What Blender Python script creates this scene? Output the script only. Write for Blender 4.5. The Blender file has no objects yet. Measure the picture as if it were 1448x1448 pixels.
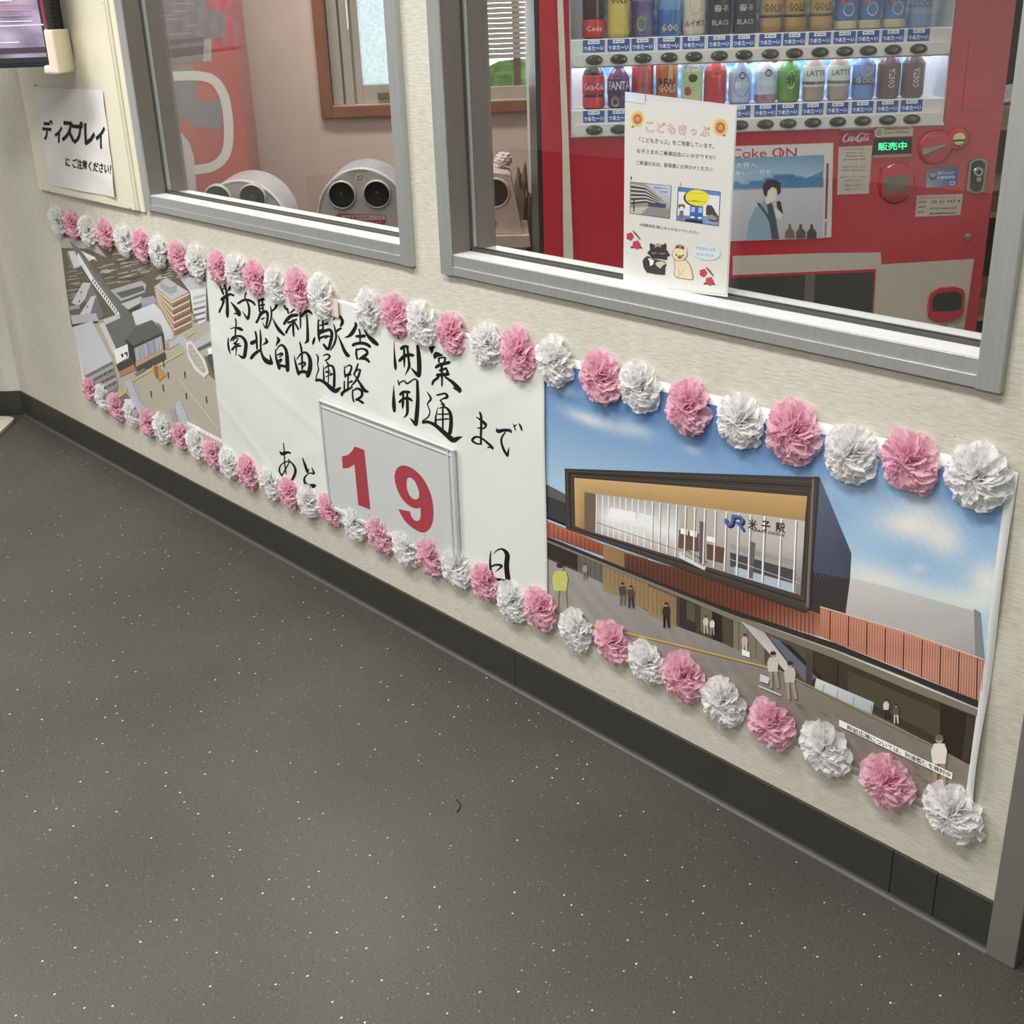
import bpy, bmesh, math, random
from mathutils import Vector, Matrix
from mathutils.geometry import tessellate_polygon
from math import sin, cos, pi, radians
S = bpy.context.scene
COL = S.collection
random.seed(4)
# ------------------------------------------------------------------ camera
FPX, YAW, PITCH, ROLL = 1693.476, .8492, -.4052, -.0346
CAM = Vector((0, -1.42856, 1.33))
_f = Vector((-sin(YAW)*cos(PITCH), cos(YAW)*cos(PITCH), sin(PITCH)))
_r = Vector((cos(YAW), sin(YAW), 0)); _u = _r.cross(_f)
R_ = _r*cos(ROLL)+_u*sin(ROLL); U_ = -_r*sin(ROLL)+_u*cos(ROLL); F_ = _f
cd = bpy.data.cameras.new('camera'); cam = bpy.data.objects.new('camera', cd); COL.objects.link(cam)
cd.sensor_width = 36; cd.lens = FPX*36/1448; cd.clip_start = .01
cam.matrix_world = Matrix.Translation(CAM) @ Matrix((R_, U_, -F_)).transposed().to_4x4()
S.camera = cam
# ------------------------------------------------------------------ world, lights, exposure
S.view_settings.view_transform = 'Standard'; S.view_settings.look = 'None'
S.view_settings.gamma = 1; S.view_settings.use_curve_mapping = False
S.view_settings.exposure = 0.14
w = bpy.data.worlds.new('overcast'); w.use_nodes = True; S.world = w
bg = w.node_tree.nodes['Background']; bg.inputs[0].default_value = (.88, .95, 1, 1); bg.inputs[1].default_value = 5.5
A3 = Vector((-sin(YAW), cos(YAW), 0)); U3 = Vector((cos(YAW), sin(YAW), 0))   # building grid: away from camera / to the right
def UD(u, d, z): return Vector((CAM.x, CAM.y, 0)) + U3*u + A3*d + Vector((0, 0, z))
def area(name, loc, sx, sy, power, rz=0, col=(1, .975, .945)):
    l = bpy.data.lights.new(name, 'AREA'); l.shape = 'RECTANGLE'; l.size = sx; l.size_y = sy; l.energy = power; l.color = col
    o = bpy.data.objects.new(name, l); COL.objects.link(o); o.location = loc; o.rotation_euler = (0, 0, rz); return o
area('ceiling_area_light', (-2.9, -1.15, 2.66), 1.25, .3, 44)
area('ceiling_area_light', (-4.4, -1.9, 2.66), 1.25, .3, 36)  # extra lamp, added to brighten the left end of the wall
area('ceiling_area_light', (-.9, -1.25, 2.66), 1.25, .3, 46)
area('ceiling_area_light', (-2.2, -3.4, 2.66), 1.25, .3, 52)
area('ceiling_area_light', (.9, -3.2, 2.66), 1.25, .3, 46)
area('side_room_tube_light', UD(.55, 2.75, 2.62), 1.25, .3, 15, YAW)
area('side_room_tube_light', UD(-.7, 4.3, 2.62), 1.25, .3, 42, YAW)
# ------------------------------------------------------------------ pixel rays (direction only; distance comes from the surface touched)
def ray(x, y): return R_*((x-724)/FPX) - U_*((y-724)/FPX) + F_
def wallp(x, y, Y=0.): d = ray(x, y); return CAM + d*((Y-CAM.y)/d.y)
def gridp(x, y, D): d = ray(x, y); return CAM + d*(D/d.dot(A3))
def uz(x, y, D): p = gridp(x, y, D); return (p-CAM).dot(U3), p.z
def floorp(x, y, z=0.): d = ray(x, y); return CAM + d*((z-CAM.z)/d.z)
# ------------------------------------------------------------------ colours, materials
def l1(c): c /= 255.; return c/12.92 if c <= .04045 else ((c+.055)/1.055)**2.4
def lin(c, g=1.): return tuple(min(.95, l1(v)*g) for v in c)
MATS = {}
def pm(name, rgb, rough=.5, metal=0., var=.05, scale=25., bump=0., bscale=None, g=1., spec=.5, stretch=(1, 1, 1), coat=0.):
    if name in MATS: return MATS[name]
    m = bpy.data.materials.new(name); m.use_nodes = True; nt = m.node_tree; N = nt.nodes; L = nt.links; b = N['Principled BSDF']
    tc = N.new('ShaderNodeTexCoord'); mp = N.new('ShaderNodeMapping'); mp.inputs['Scale'].default_value = stretch
    L.new(tc.outputs['Object'], mp.inputs['Vector'])
    no = N.new('ShaderNodeTexNoise'); no.inputs['Scale'].default_value = scale; no.inputs['Detail'].default_value = 5
    L.new(mp.outputs[0], no.inputs['Vector'])
    cr = N.new('ShaderNodeValToRGB'); c = lin(rgb, g)
    cr.color_ramp.elements[0].position = .3; cr.color_ramp.elements[1].position = .7
    cr.color_ramp.elements[0].color = tuple(v*(1-var) for v in c)+(1,)
    cr.color_ramp.elements[1].color = tuple(min(1, v*(1+var)) for v in c)+(1,)
    L.new(no.outputs['Fac'], cr.inputs[0]); L.new(cr.outputs[0], b.inputs['Base Color'])
    b.inputs['Roughness'].default_value = rough; b.inputs['Metallic'].default_value = metal
    b.inputs['Specular IOR Level'].default_value = spec; b.inputs['Coat Weight'].default_value = coat
    if bump:
        n2 = N.new('ShaderNodeTexNoise'); n2.inputs['Scale'].default_value = bscale or scale*4; n2.inputs['Detail'].default_value = 3
        L.new(mp.outputs[0], n2.inputs['Vector'])
        bp = N.new('ShaderNodeBump'); bp.inputs['Strength'].default_value = bump; bp.inputs['Distance'].default_value = .002
        L.new(n2.outputs['Fac'], bp.inputs['Height']); L.new(bp.outputs[0], b.inputs['Normal'])
    MATS[name] = m; return m
def printmat(name, rough=.45, spec=.35, emit=0.):
    if name in MATS: return MATS[name]
    m = bpy.data.materials.new(name); m.use_nodes = True; nt = m.node_tree; N = nt.nodes; L = nt.links; b = N['Principled BSDF']
    at = N.new('ShaderNodeAttribute'); at.attribute_name = 'Col'
    tc = N.new('ShaderNodeTexCoord'); no = N.new('ShaderNodeTexNoise'); no.inputs['Scale'].default_value = 180; no.inputs['Detail'].default_value = 4
    L.new(tc.outputs['Object'], no.inputs['Vector'])
    mr = N.new('ShaderNodeMapRange'); mr.inputs['To Min'].default_value = .93; mr.inputs['To Max'].default_value = 1.07; L.new(no.outputs['Fac'], mr.inputs['Value'])
    mx = N.new('ShaderNodeVectorMath'); mx.operation = 'SCALE'; L.new(at.outputs['Color'], mx.inputs[0]); L.new(mr.outputs[0], mx.inputs['Scale'])
    L.new(mx.outputs[0], b.inputs['Base Color']); b.inputs['Roughness'].default_value = rough; b.inputs['Specular IOR Level'].default_value = spec
    if emit: L.new(at.outputs['Color'], b.inputs['Emission Color']); b.inputs['Emission Strength'].default_value = emit
    MATS[name] = m; return m
def glassmat(name, tint=(1, 1, 1), k=1.6, rough=0.):
    m = bpy.data.materials.new(name); m.use_nodes = True; nt = m.node_tree; N = nt.nodes; L = nt.links
    for n in list(N):
        if n.type != 'OUTPUT_MATERIAL': N.remove(n)
    out = [n for n in N if n.type == 'OUTPUT_MATERIAL'][0]
    fr = N.new('ShaderNodeLayerWeight'); pw = N.new('ShaderNodeMath'); pw.operation = 'POWER'; pw.inputs[1].default_value = 5; L.new(fr.outputs['Facing'], pw.inputs[0])
    mu = N.new('ShaderNodeMath'); mu.operation = 'MULTIPLY_ADD'; mu.inputs[1].default_value = .96; mu.inputs[2].default_value = .04*k; mu.use_clamp = True; L.new(pw.outputs[0], mu.inputs[0])
    tr = N.new('ShaderNodeBsdfTransparent'); tr.inputs[0].default_value = tint+(1,)
    gl = N.new('ShaderNodeBsdfGlossy'); gl.inputs['Roughness'].default_value = rough
    mi = N.new('ShaderNodeMixShader'); L.new(mu.outputs[0], mi.inputs[0]); L.new(tr.outputs[0], mi.inputs[1]); L.new(gl.outputs[0], mi.inputs[2])
    L.new(mi.outputs[0], out.inputs[0]); MATS[name] = m; return m
def emimat(name, col, st):
    m = bpy.data.materials.new(name); m.use_nodes = True; b = m.node_tree.nodes['Principled BSDF']
    b.inputs['Base Color'].default_value = col+(1,); b.inputs['Emission Color'].default_value = col+(1,); b.inputs['Emission Strength'].default_value = st
    MATS[name] = m; return m
# ------------------------------------------------------------------ object helpers
def tag(o, label=None, cat=None, group=None, kind=None):
    if label: o['label'] = label
    if cat: o['category'] = cat
    if group: o['group'] = group
    if kind: o['kind'] = kind
    return o
PM = {}
def thing(name, label, cat, loc=(0, 0, 0), rz=0., group=None, kind=None):
    o = bpy.data.objects.new(name, None); COL.objects.link(o); o.empty_display_size = .05
    o.location = loc; o.rotation_euler = (0, 0, rz)
    PM[o] = Matrix.Translation(Vector(loc)) @ Matrix.Rotation(rz, 4, 'Z')
    return tag(o, label, cat, group, kind)
def mobj(name, V, Fc, mat, parent=None, world=True, smooth=False, cols=None, auto=False):
    """link one mesh object; V in world space unless world=False (then in the parent's space)"""
    me = bpy.data.meshes.new(name)
    V = [Vector(v) for v in V]; org = None
    if parent is not None:
        if world:
            inv = PM[parent].inverted(); V = [inv @ v for v in V]
    elif world:
        xs = [v.x for v in V]; ys = [v.y for v in V]; zs = [v.z for v in V]
        org = Vector(((min(xs)+max(xs))/2, (min(ys)+max(ys))/2, min(zs))); V = [v-org for v in V]
    me.from_pydata([tuple(v) for v in V], [], Fc)
    if cols is not None:
        ca = me.color_attributes.new('Col', 'FLOAT_COLOR', 'CORNER'); i = 0
        buf = []
        for p, fcx in zip(me.polygons, cols):
            for li in range(p.loop_total):
                c = fcx[li] if isinstance(fcx[0], (tuple, list)) else fcx
                buf += [c[0], c[1], c[2], 1.]
        ca.data.foreach_set('color', buf)
    if isinstance(mat, (list, tuple)):
        for m in mat: me.materials.append(m)
    else: me.materials.append(mat)
    if smooth: me.polygons.foreach_set('use_smooth', [True]*len(me.polygons))
    me.update()
    o = bpy.data.objects.new(name, me); COL.objects.link(o)
    if parent is not None: o.parent = parent; PM[o] = PM[parent].copy()
    else:
        o.location = org or (0, 0, 0); PM[o] = Matrix.Translation(org or Vector((0, 0, 0)))
    return o
class MB:
    """collects simple solids; xf maps local to world"""
    def __init__(s, xf=None): s.V = []; s.F = []; s.xf = xf or (lambda p: Vector(p))
    def add(s, V, Fc):
        n = len(s.V); s.V += [s.xf(v) for v in V]; s.F += [tuple(i+n for i in f) for f in Fc]; return s
    def box(s, x0, x1, y0, y1, z0, z1, b=0.):
        if b <= 0:
            return s.add([(x0, y0, z0), (x1, y0, z0), (x1, y1, z0), (x0, y1, z0), (x0, y0, z1), (x1, y0, z1), (x1, y1, z1), (x0, y1, z1)],
                         [(0, 3, 2, 1), (4, 5, 6, 7), (0, 1, 5, 4), (1, 2, 6, 5), (2, 3, 7, 6), (3, 0, 4, 7)])
        bm = bmesh.new(); r = bmesh.ops.create_cube(bm, size=1)
        for v in bm.verts: v.co = Vector((x0+(v.co.x+.5)*(x1-x0), y0+(v.co.y+.5)*(y1-y0), z0+(v.co.z+.5)*(z1-z0)))
        bmesh.ops.bevel(bm, geom=bm.edges[:], offset=b, segments=2, affect='EDGES', profile=.5)
        return s.bm(bm)
    def bm(s, bm):
        bm.verts.index_update(); s.add([v.co.copy() for v in bm.verts], [[v.index for v in f.verts] for f in bm.faces]); bm.free(); return s
    def prism(s, pts, y0, y1):
        """pts: (x,z) outline, extruded along y"""
        n = len(pts); V = [(x, y0, z) for x, z in pts]+[(x, y1, z) for x, z in pts]
        a = sum(pts[i][0]*pts[(i+1) % n][1]-pts[(i+1) % n][0]*pts[i][1] for i in range(n))
        F = [tuple(range(n)), tuple(range(2*n-1, n-1, -1))]+[(i, i+n, (i+1) % n+n, (i+1) % n) for i in range(n)]
        if a < 0: F = [tuple(reversed(f)) for f in F]
        return s.add(V, F)
    def lathe(s, prof, n=20, c=(0, 0, 0), axis='z', sy=1.):
        V = []; F = []
        for r, h in prof:
            for i in range(n):
                t = 2*pi*i/n; p = (r*cos(t), r*sin(t)*sy, h)
                if axis == 'y': p = (p[0], p[2], p[1])
                if axis == 'x': p = (p[2], p[0], p[1])
                V.append((p[0]+c[0], p[1]+c[1], p[2]+c[2]))
        for k in range(len(prof)-1):
            for i in range(n):
                j = (i+1) % n; q = (k*n+i, k*n+j, (k+1)*n+j, (k+1)*n+i)
                F.append(q if axis != 'y' else q[::-1])
        if prof[0][0] > 1e-6: F.append(tuple(range(n))[::-1] if axis != 'y' else tuple(range(n)))
        if prof[-1][0] > 1e-6: t = tuple((len(prof)-1)*n+i for i in range(n)); F.append(t if axis != 'y' else t[::-1])
        return s.add(V, F)
    def tube(s, pts, r, n=8):
        pts = [Vector(p) for p in pts]; V = []; F = []
        for i, p in enumerate(pts):
            d = (pts[min(i+1, len(pts)-1)]-pts[max(i-1, 0)]).normalized()
            a = d.cross(Vector((0, 0, 1)) if abs(d.z) < .9 else Vector((1, 0, 0))).normalized(); b = d.cross(a)
            for k in range(n): t = 2*pi*k/n; V.append(p+(a*cos(t)+b*sin(t))*r)
        for i in range(len(pts)-1):
            for k in range(n): j = (k+1) % n; F.append((i*n+k, i*n+j, (i+1)*n+j, (i+1)*n+k))
        F += [tuple(range(n))[::-1], tuple((len(pts)-1)*n+k for k in range(n))]
        return s.add(V, F)
    def build(s, name, mat, parent=None, smooth=False, world=True): return mobj(name, s.V, s.F, mat, parent, world, smooth)
def roundrect(x0, x1, z0, z1, r, n=5):
    P = []
    for cx, cz, a in ((x1-r, z1-r, 0), (x0+r, z1-r, pi/2), (x0+r, z0+r, pi), (x1-r, z0+r, 1.5*pi)):
        for i in range(n+1): t = a+pi/2*i/n; P.append((cx+r*cos(t), cz+r*sin(t)))
    return P
# ------------------------------------------------------------------ flat print: coloured shapes and lettering lying on a surface
_tx = {}
def glyphs(s, bold=0., res=3):
    k = (s, bold, res)
    if k in _tx: return _tx[k]
    c = bpy.data.curves.new('t', 'FONT'); c.body = s; c.resolution_u = res; c.offset = bold
    o = bpy.data.objects.new('t', c); COL.objects.link(o)
    ev = o.evaluated_get(bpy.context.evaluated_depsgraph_get()); me = ev.to_mesh(); me.calc_loop_triangles()
    V = [(v.co.x, v.co.y) for v in me.vertices]; T = [tuple(t.vertices) for t in me.loop_triangles]
    ev.to_mesh_clear(); bpy.data.objects.remove(o); bpy.data.curves.remove(c)
    x0 = min(v[0] for v in V); x1 = max(v[0] for v in V); y0 = min(v[1] for v in V); y1 = max(v[1] for v in V)
    V = [((x-x0)/(x1-x0), (y-y0)/(y1-y0)) for x, y in V]
    _tx[k] = (V, T, (x1-x0)/(y1-y0)); return _tx[k]
def smoothline(P, sub=5):
    if len(P) < 3: sub = 3
    out = []
    for i in range(len(P)-1):
        p0 = P[max(i-1, 0)]; p1 = P[i]; p2 = P[i+1]; p3 = P[min(i+2, len(P)-1)]
        for k in range(sub):
            t = k/sub
            out.append(tuple(.5*(2*b+(c-a)*t+(2*a-5*b+4*c-d)*t*t+(3*b-a-3*c+d)*t**3) for a, b, c, d in zip(p0, p1, p2, p3)))
    out.append(P[-1]); return out
class PB:
    def __init__(s, mapper, nrm, eps=2e-5, gain=1.15, base=0.):
        s.m = mapper; s.n = Vector(nrm); s.eps = eps; s.g = gain; s.k = 0; s.V = []; s.F = []; s.C = []; s.o = (0, 0, 1.); s.base = base
    def at(s, ox, oy, sc): s.o = (ox, oy, sc); return s
    def p(s, x, y): return s.m(s.o[0]+x/s.o[2], s.o[1]+y/s.o[2]) + s.n*(s.base+s.k*s.eps)
    def tri(s, P, T, cols):
        n = len(s.V); s.V += [s.p(*q[:2]) for q in P]
        for t in T:
            a, b, c = (s.V[n+i] for i in t)
            if (b-a).cross(c-a).dot(s.n) < 0: t = (t[0], t[2], t[1])
            s.F.append(tuple(n+i for i in t)); s.C.append([cols[i] for i in t] if isinstance(cols, list) else cols)
    def c(s, c):
        g = sum(c)/3.; return lin(tuple(v*.78+g*.22 for v in c), s.g)
    def poly(s, P, col, holes=()):
        s.k += 1; loops = [[Vector((x, y, 0)) for x, y in P]]+[[Vector((x, y, 0)) for x, y in h] for h in holes]
        T = tessellate_polygon(loops); Q = list(P)+[q for h in holes for q in h]
        s.tri(Q, T, [s.c(c) for c in col] if isinstance(col, list) else s.c(col)); return s
    def quadgrid(s, q, nx, ny, fn):
        s.k += 1; P = []; cols = []
        for j in range(ny+1):
            for i in range(nx+1):
                a = i/nx; b = j/ny
                x = (q[0][0]*(1-a)+q[1][0]*a)*(1-b)+(q[3][0]*(1-a)+q[2][0]*a)*b; y = (q[0][1]*(1-a)+q[1][1]*a)*(1-b)+(q[3][1]*(1-a)+q[2][1]*a)*b
                P.append((x, y)); cols.append(s.c(fn(x, y)))
        T = []
        for j in range(ny):
            for i in range(nx): k = j*(nx+1)+i; T += [(k, k+1, k+nx+2), (k, k+nx+2, k+nx+1)]
        s.tri(P, T, cols); return s
    def stroke(s, P, col, sub=5, layer=True):
        if layer: s.k += 1
        Q = smoothline(P, sub); L = []; n = len(Q)
        for i, (x, y, w) in enumerate(Q):
            a = Q[max(i-1, 0)]; b = Q[min(i+1, n-1)]; dx, dy = b[0]-a[0], b[1]-a[1]; d = math.hypot(dx, dy) or 1
            w = max(w, 1)/2; L += [(x-dy/d*w, y+dx/d*w), (x+dy/d*w, y-dx/d*w)]
        T = []
        for i in range(n-1): k = 2*i; T += [(k, k+1, k+3), (k, k+3, k+2)]
        for (x, y, w), (x2, y2, _) in ((Q[0], Q[1]), (Q[-1], Q[-2])):      # rounded brush ends
            k = len(L); a0 = math.atan2(y-y2, x-x2); w = max(w, 1)/2; L.append((x, y))
            for j in range(5): t = a0-pi/2+pi*j/4; L.append((x+w*.8*cos(t), y+w*.8*sin(t)))
            T += [(k, k+1+j, k+2+j) for j in range(4)]
        s.tri(L, T, s.c(col)); return s
    def line(s, P, w, col):
        s.k += 1
        for a, b in zip(P[:-1], P[1:]):
            dx, dy = b[0]-a[0], b[1]-a[1]; d = math.hypot(dx, dy) or 1; ox, oy = -dy/d*w/2, dx/d*w/2
            s.tri([(a[0]+ox, a[1]+oy), (b[0]+ox, b[1]+oy), (b[0]-ox, b[1]-oy), (a[0]-ox, a[1]-oy)], [(0, 1, 2), (0, 2, 3)], s.c(col))
        return s
    def ell(s, cx, cy, rx, ry, col, n=18, rot=0.):
        return s.poly([(cx+rx*cos(2*pi*i/n)*cos(rot)-ry*sin(2*pi*i/n)*sin(rot), cy+rx*cos(2*pi*i/n)*sin(rot)+ry*sin(2*pi*i/n)*cos(rot)) for i in range(n)], col)
    def ring(s, P, Q, col):
        return s.poly(P, col, holes=[Q])
    def text(s, t, q, col, bold=0., res=3):
        """q: TL,TR,BR,BL corners"""
        s.k += 1; V, T, _ = glyphs(t, bold, res)
        P = []
        for a, b in V:
            b = 1-b
            P.append(((q[0][0]*(1-a)+q[1][0]*a)*(1-b)+(q[3][0]*(1-a)+q[2][0]*a)*b, (q[0][1]*(1-a)+q[1][1]*a)*(1-b)+(q[3][1]*(1-a)+q[2][1]*a)*b))
        s.tri(P, T, s.c(col)); return s
    def trow(s, t, x0, y0, x1, y1, h, col, bold=0., res=2):
        """text row: left end (x0,y0) to right end (x1,y1) of its middle line, height h"""
        return s.text(t, [(x0, y0-h/2), (x1, y1-h/2), (x1, y1+h/2), (x0, y0+h/2)], col, bold, res)
    def build(s, name, mat, parent=None): return mobj(name, s.V, s.F, mat, parent, True, False, s.C)
# ================================================================== SETTING
def wallmat():
    m = bpy.data.materials.new('vinyl wallpaper'); m.use_nodes = True; nt = m.node_tree; N = nt.nodes; L = nt.links; b = N['Principled BSDF']
    tc = N.new('ShaderNodeTexCoord'); mp = N.new('ShaderNodeMapping'); mp.inputs['Scale'].default_value = (45, 45, 330); L.new(tc.outputs['Object'], mp.inputs[0])
    n1 = N.new('ShaderNodeTexNoise'); n1.inputs['Scale'].default_value = 1; n1.inputs['Detail'].default_value = 4; L.new(mp.outputs[0], n1.inputs['Vector'])
    n2 = N.new('ShaderNodeTexNoise'); n2.inputs['Scale'].default_value = 3.0; n2.inputs['Detail'].default_value = 6; L.new(tc.outputs['Object'], n2.inputs['Vector'])
    cr = N.new('ShaderNodeValToRGB'); e = cr.color_ramp.elements
    e[0].position = .25; e[0].color = lin((188, 186, 171))+(1,); e[1].position = .62; e[1].color = lin((212, 210, 197))+(1,)
    L.new(n1.outputs['Fac'], cr.inputs[0])
    c2 = N.new('ShaderNodeValToRGB'); e = c2.color_ramp.elements; e[0].position = .3; e[0].color = (.9, .9, .88, 1); e[1].position = .6; e[1].color = (1, 1, 1, 1)
    L.new(n2.outputs['Fac'], c2.inputs[0])
    mx = N.new('ShaderNodeMix'); mx.data_type = 'RGBA'; mx.blend_type = 'MULTIPLY'; mx.inputs[0].default_value = 1
    L.new(cr.outputs[0], mx.inputs[6]); L.new(c2.outputs[0], mx.inputs[7])
    # scuffs: small sparse dark marks
    vo = N.new('ShaderNodeTexVoronoi'); vo.inputs['Scale'].default_value = 14; L.new(tc.outputs['Object'], vo.inputs['Vector'])
    lt = N.new('ShaderNodeMath'); lt.operation = 'LESS_THAN'; lt.inputs[1].default_value = .035; L.new(vo.outputs['Distance'], lt.inputs[0])
    ml = N.new('ShaderNodeMath'); ml.operation = 'MULTIPLY'; ml.inputs[1].default_value = .45; L.new(lt.outputs[0], ml.inputs[0])
    m2 = N.new('ShaderNodeMix'); m2.data_type = 'RGBA'; L.new(ml.outputs[0], m2.inputs[0]); L.new(mx.outputs[2], m2.inputs[6]); m2.inputs[7].default_value = lin((105, 92, 74))+(1,)
    L.new(m2.outputs[2], b.inputs['Base Color']); b.inputs['Roughness'].default_value = .6; b.inputs['Specular IOR Level'].default_value = .25
    bp = N.new('ShaderNodeBump'); bp.inputs['Strength'].default_value = .35; bp.inputs['Distance'].default_value = .0012; L.new(n1.outputs['Fac'], bp.inputs['Height']); L.new(bp.outputs[0], b.inputs['Normal'])
    return m
WALL = wallmat()
def floormat():
    m = bpy.data.materials.new('speckled vinyl floor'); m.use_nodes = True; nt = m.node_tree; N = nt.nodes; L = nt.links; b = N['Principled BSDF']
    tc = N.new('ShaderNodeTexCoord')
    n1 = N.new('ShaderNodeTexNoise'); n1.inputs['Scale'].default_value = 2.2; n1.inputs['Detail'].default_value = 6; L.new(tc.outputs['Object'], n1.inputs['Vector'])
    cr = N.new('ShaderNodeValToRGB'); e = cr.color_ramp.elements; e[0].position = .3; e[0].color = lin((66, 66, 61))+(1,); e[1].position = .72; e[1].color = lin((78, 77, 71))+(1,)
    L.new(n1.outputs['Fac'], cr.inputs[0])
    n3 = N.new('ShaderNodeTexNoise'); n3.inputs['Scale'].default_value = 260; n3.inputs['Detail'].default_value = 3; L.new(tc.outputs['Object'], n3.inputs['Vector'])
    c3 = N.new('ShaderNodeValToRGB'); e = c3.color_ramp.elements; e[0].position = .35; e[0].color = (.8, .8, .8, 1); e[1].position = .68; e[1].color = (1.18, 1.18, 1.16, 1); L.new(n3.outputs['Fac'], c3.inputs[0])
    mx = N.new('ShaderNodeMix'); mx.data_type = 'RGBA'; mx.blend_type = 'MULTIPLY'; mx.inputs[0].default_value = 1; L.new(cr.outputs[0], mx.inputs[6]); L.new(c3.outputs[0], mx.inputs[7])
    last = mx.outputs[2]
    for sc, thr, keep, colr, rgb in ((62, .085, .34, 'w', (226, 224, 214)), (105, .095, .4, 'w', (160, 158, 148)), (170, .13, .35, 'w', (122, 120, 112)), (48, .07, .25, 'k', (40, 39, 35))):
        vo = N.new('ShaderNodeTexVoronoi'); vo.inputs['Scale'].default_value = sc; vo.inputs['Randomness'].default_value = 1
        mp = N.new('ShaderNodeMapping'); mp.inputs['Location'].default_value = (sc*.37, sc*.11, 0); mp.inputs['Rotation'].default_value = (0, 0, sc); mp.inputs['Scale'].default_value = (1, .72, 1)
        L.new(tc.outputs['Object'], mp.inputs[0]); L.new(mp.outputs[0], vo.inputs['Vector'])
        lt = N.new('ShaderNodeMath'); lt.operation = 'LESS_THAN'; lt.inputs[1].default_value = thr; L.new(vo.outputs['Distance'], lt.inputs[0])
        se = N.new('ShaderNodeSeparateColor'); L.new(vo.outputs['Color'], se.inputs[0])
        l2 = N.new('ShaderNodeMath'); l2.operation = 'LESS_THAN'; l2.inputs[1].default_value = keep; L.new(se.outputs[0], l2.inputs[0])
        mu = N.new('ShaderNodeMath'); mu.operation = 'MULTIPLY'; L.new(lt.outputs[0], mu.inputs[0]); L.new(l2.outputs[0], mu.inputs[1])
        m2 = N.new('ShaderNodeMix'); m2.data_type = 'RGBA'; L.new(mu.outputs[0], m2.inputs[0]); L.new(last, m2.inputs[6]); m2.inputs[7].default_value = lin(rgb)+(1,); last = m2.outputs[2]
    L.new(last, b.inputs['Base Color']); b.inputs['Roughness'].default_value = .42; b.inputs['Specular IOR Level'].default_value = .4
    bp = N.new('ShaderNodeBump'); bp.inputs['Strength'].default_value = .12; bp.inputs['Distance'].default_value = .001; L.new(n3.outputs['Fac'], bp.inputs['Height']); L.new(bp.outputs[0], b.inputs['Normal'])
    return m
XL, XR, TH, CEIL = -4.274, -.579, .09, 2.7
def struct(name, mb, mat, label, cat):
    return tag(mb.build(name, mat), label, cat, kind='structure')
struct('floor', MB().box(-9, 5, -7, 7, -.05, 0), floormat(), 'dark grey vinyl floor with small white specks', 'floor')
struct('ceiling', MB().box(-9, 5, -7, 7, CEIL, CEIL+.05), pm('ceiling white', (215, 214, 208), .8), 'white ceiling above both rooms', 'ceiling')
W1 = (-3.021, -1.883); W2 = (-1.792, -.671); ZS = .852; ZT = 2.05
mb = MB()
mb.box(XL-.0, XR, 0, TH, 0, ZS+.004)
for a, b in ((XL, W1[0]+.004), (W1[1]-.004, W2[0]+.004), (W2[1]-.004, XR)): mb.box(a, b, 0, TH, ZS+.004, ZT)
mb.box(XL, XR, 0, TH, ZT, CEIL)
struct('wall_front', mb, WALL, 'beige wallpapered wall carrying the banner and two windows', 'wall')
cor = Vector((XL, 0, 0))
def along(t, d=0.): return cor - U3*t + A3*d       # left wall runs along the building grid
def quadbox(P, z0, z1):
    V = [(p.x, p.y, z0) for p in P]+[(p.x, p.y, z1) for p in P]
    return MB().add(V, [(3, 2, 1, 0), (4, 5, 6, 7), (0, 1, 5, 4), (1, 2, 6, 5), (2, 3, 7, 6), (3, 0, 4, 7)])
struct('wall_left', quadbox([along(0), along(0, .1), along(3.6, .1), along(3.6)], 0, CEIL), pm('left wall paint', (205, 206, 198), .6, bump=.1, scale=60), 'pale grey wall meeting the banner wall at the far left corner', 'wall')
BB = pm('baseboard vinyl', (54, 54, 49), .5, var=.08, scale=14, bump=.05)
struct('baseboard_left', quadbox([along(0, -.006), along(0), along(3.6), along(3.6, -.006)], 0, .09), BB, 'dark skirting along the far left wall', 'baseboard')
root = thing('baseboard_front', 'dark vinyl skirting strip under the banner wall', 'baseboard', (XL, 0, 0), kind='structure')
xs = [XL, wallp(731, 940).x, wallp(1262, 1240).x, wallp(1324, 1270).x, XR]
for a, b in zip(xs[:-1], xs[1:]): MB().box(a+.0006, b-.0006, -.006, .001, .004, .09, .0008).build('skirting_panel', BB, root)
mb = MB()
for i in range(7):
    t0, t1 = pi/2*i/7, pi/2*(i+1)/7; r = .009
    y0, z0, y1, z1 = -.006-r+r*sin(t0), r-r*cos(t0), -.006-r+r*sin(t1), r-r*cos(t1)
    mb.add([(XL, y0, z0+.0004), (XR, y0, z0+.0004), (XR, y1, z1+.0004), (XL, y1, z1+.0004)], [(0, 1, 2, 3)])
mb.build('cove_bead', pm('cove bead', (72, 71, 66), .45), root)
# door frame post and a strip of the wooden door at the right end of the wall
GREY = pm('grey steel post', (112, 111, 105), .45, var=.06, scale=9)
dr = thing('door_1', 'grey steel door jamb with wooden door at the right wall end', 'door', (XR, 0, 0), kind='structure')
MB().box(XR, XR+.045, -.012, TH, 0, 2.1, .002).build('jamb', GREY, dr)
WOOD = pm('brown door wood', (128, 88, 52), .4, var=.2, scale=6, stretch=(6, 6, .6))
MB().box(XR+.046, XR+.9, .035, .07, .004, 2.08).build('door_leaf', WOOD, dr)
MB().box(XR+.07, XR+.86, .028, .035, .06, .075).build('door_groove', pm('door groove', (60, 42, 28), .5), dr)
struct('wall_right', MB().box(XR+.9, 5, 0, TH, 0, CEIL), WALL, 'wall beyond the wooden door, right of the banner', 'wall')
RW = pm('rear wall paint', (214, 211, 204), .7, var=.06, scale=2)
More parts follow.
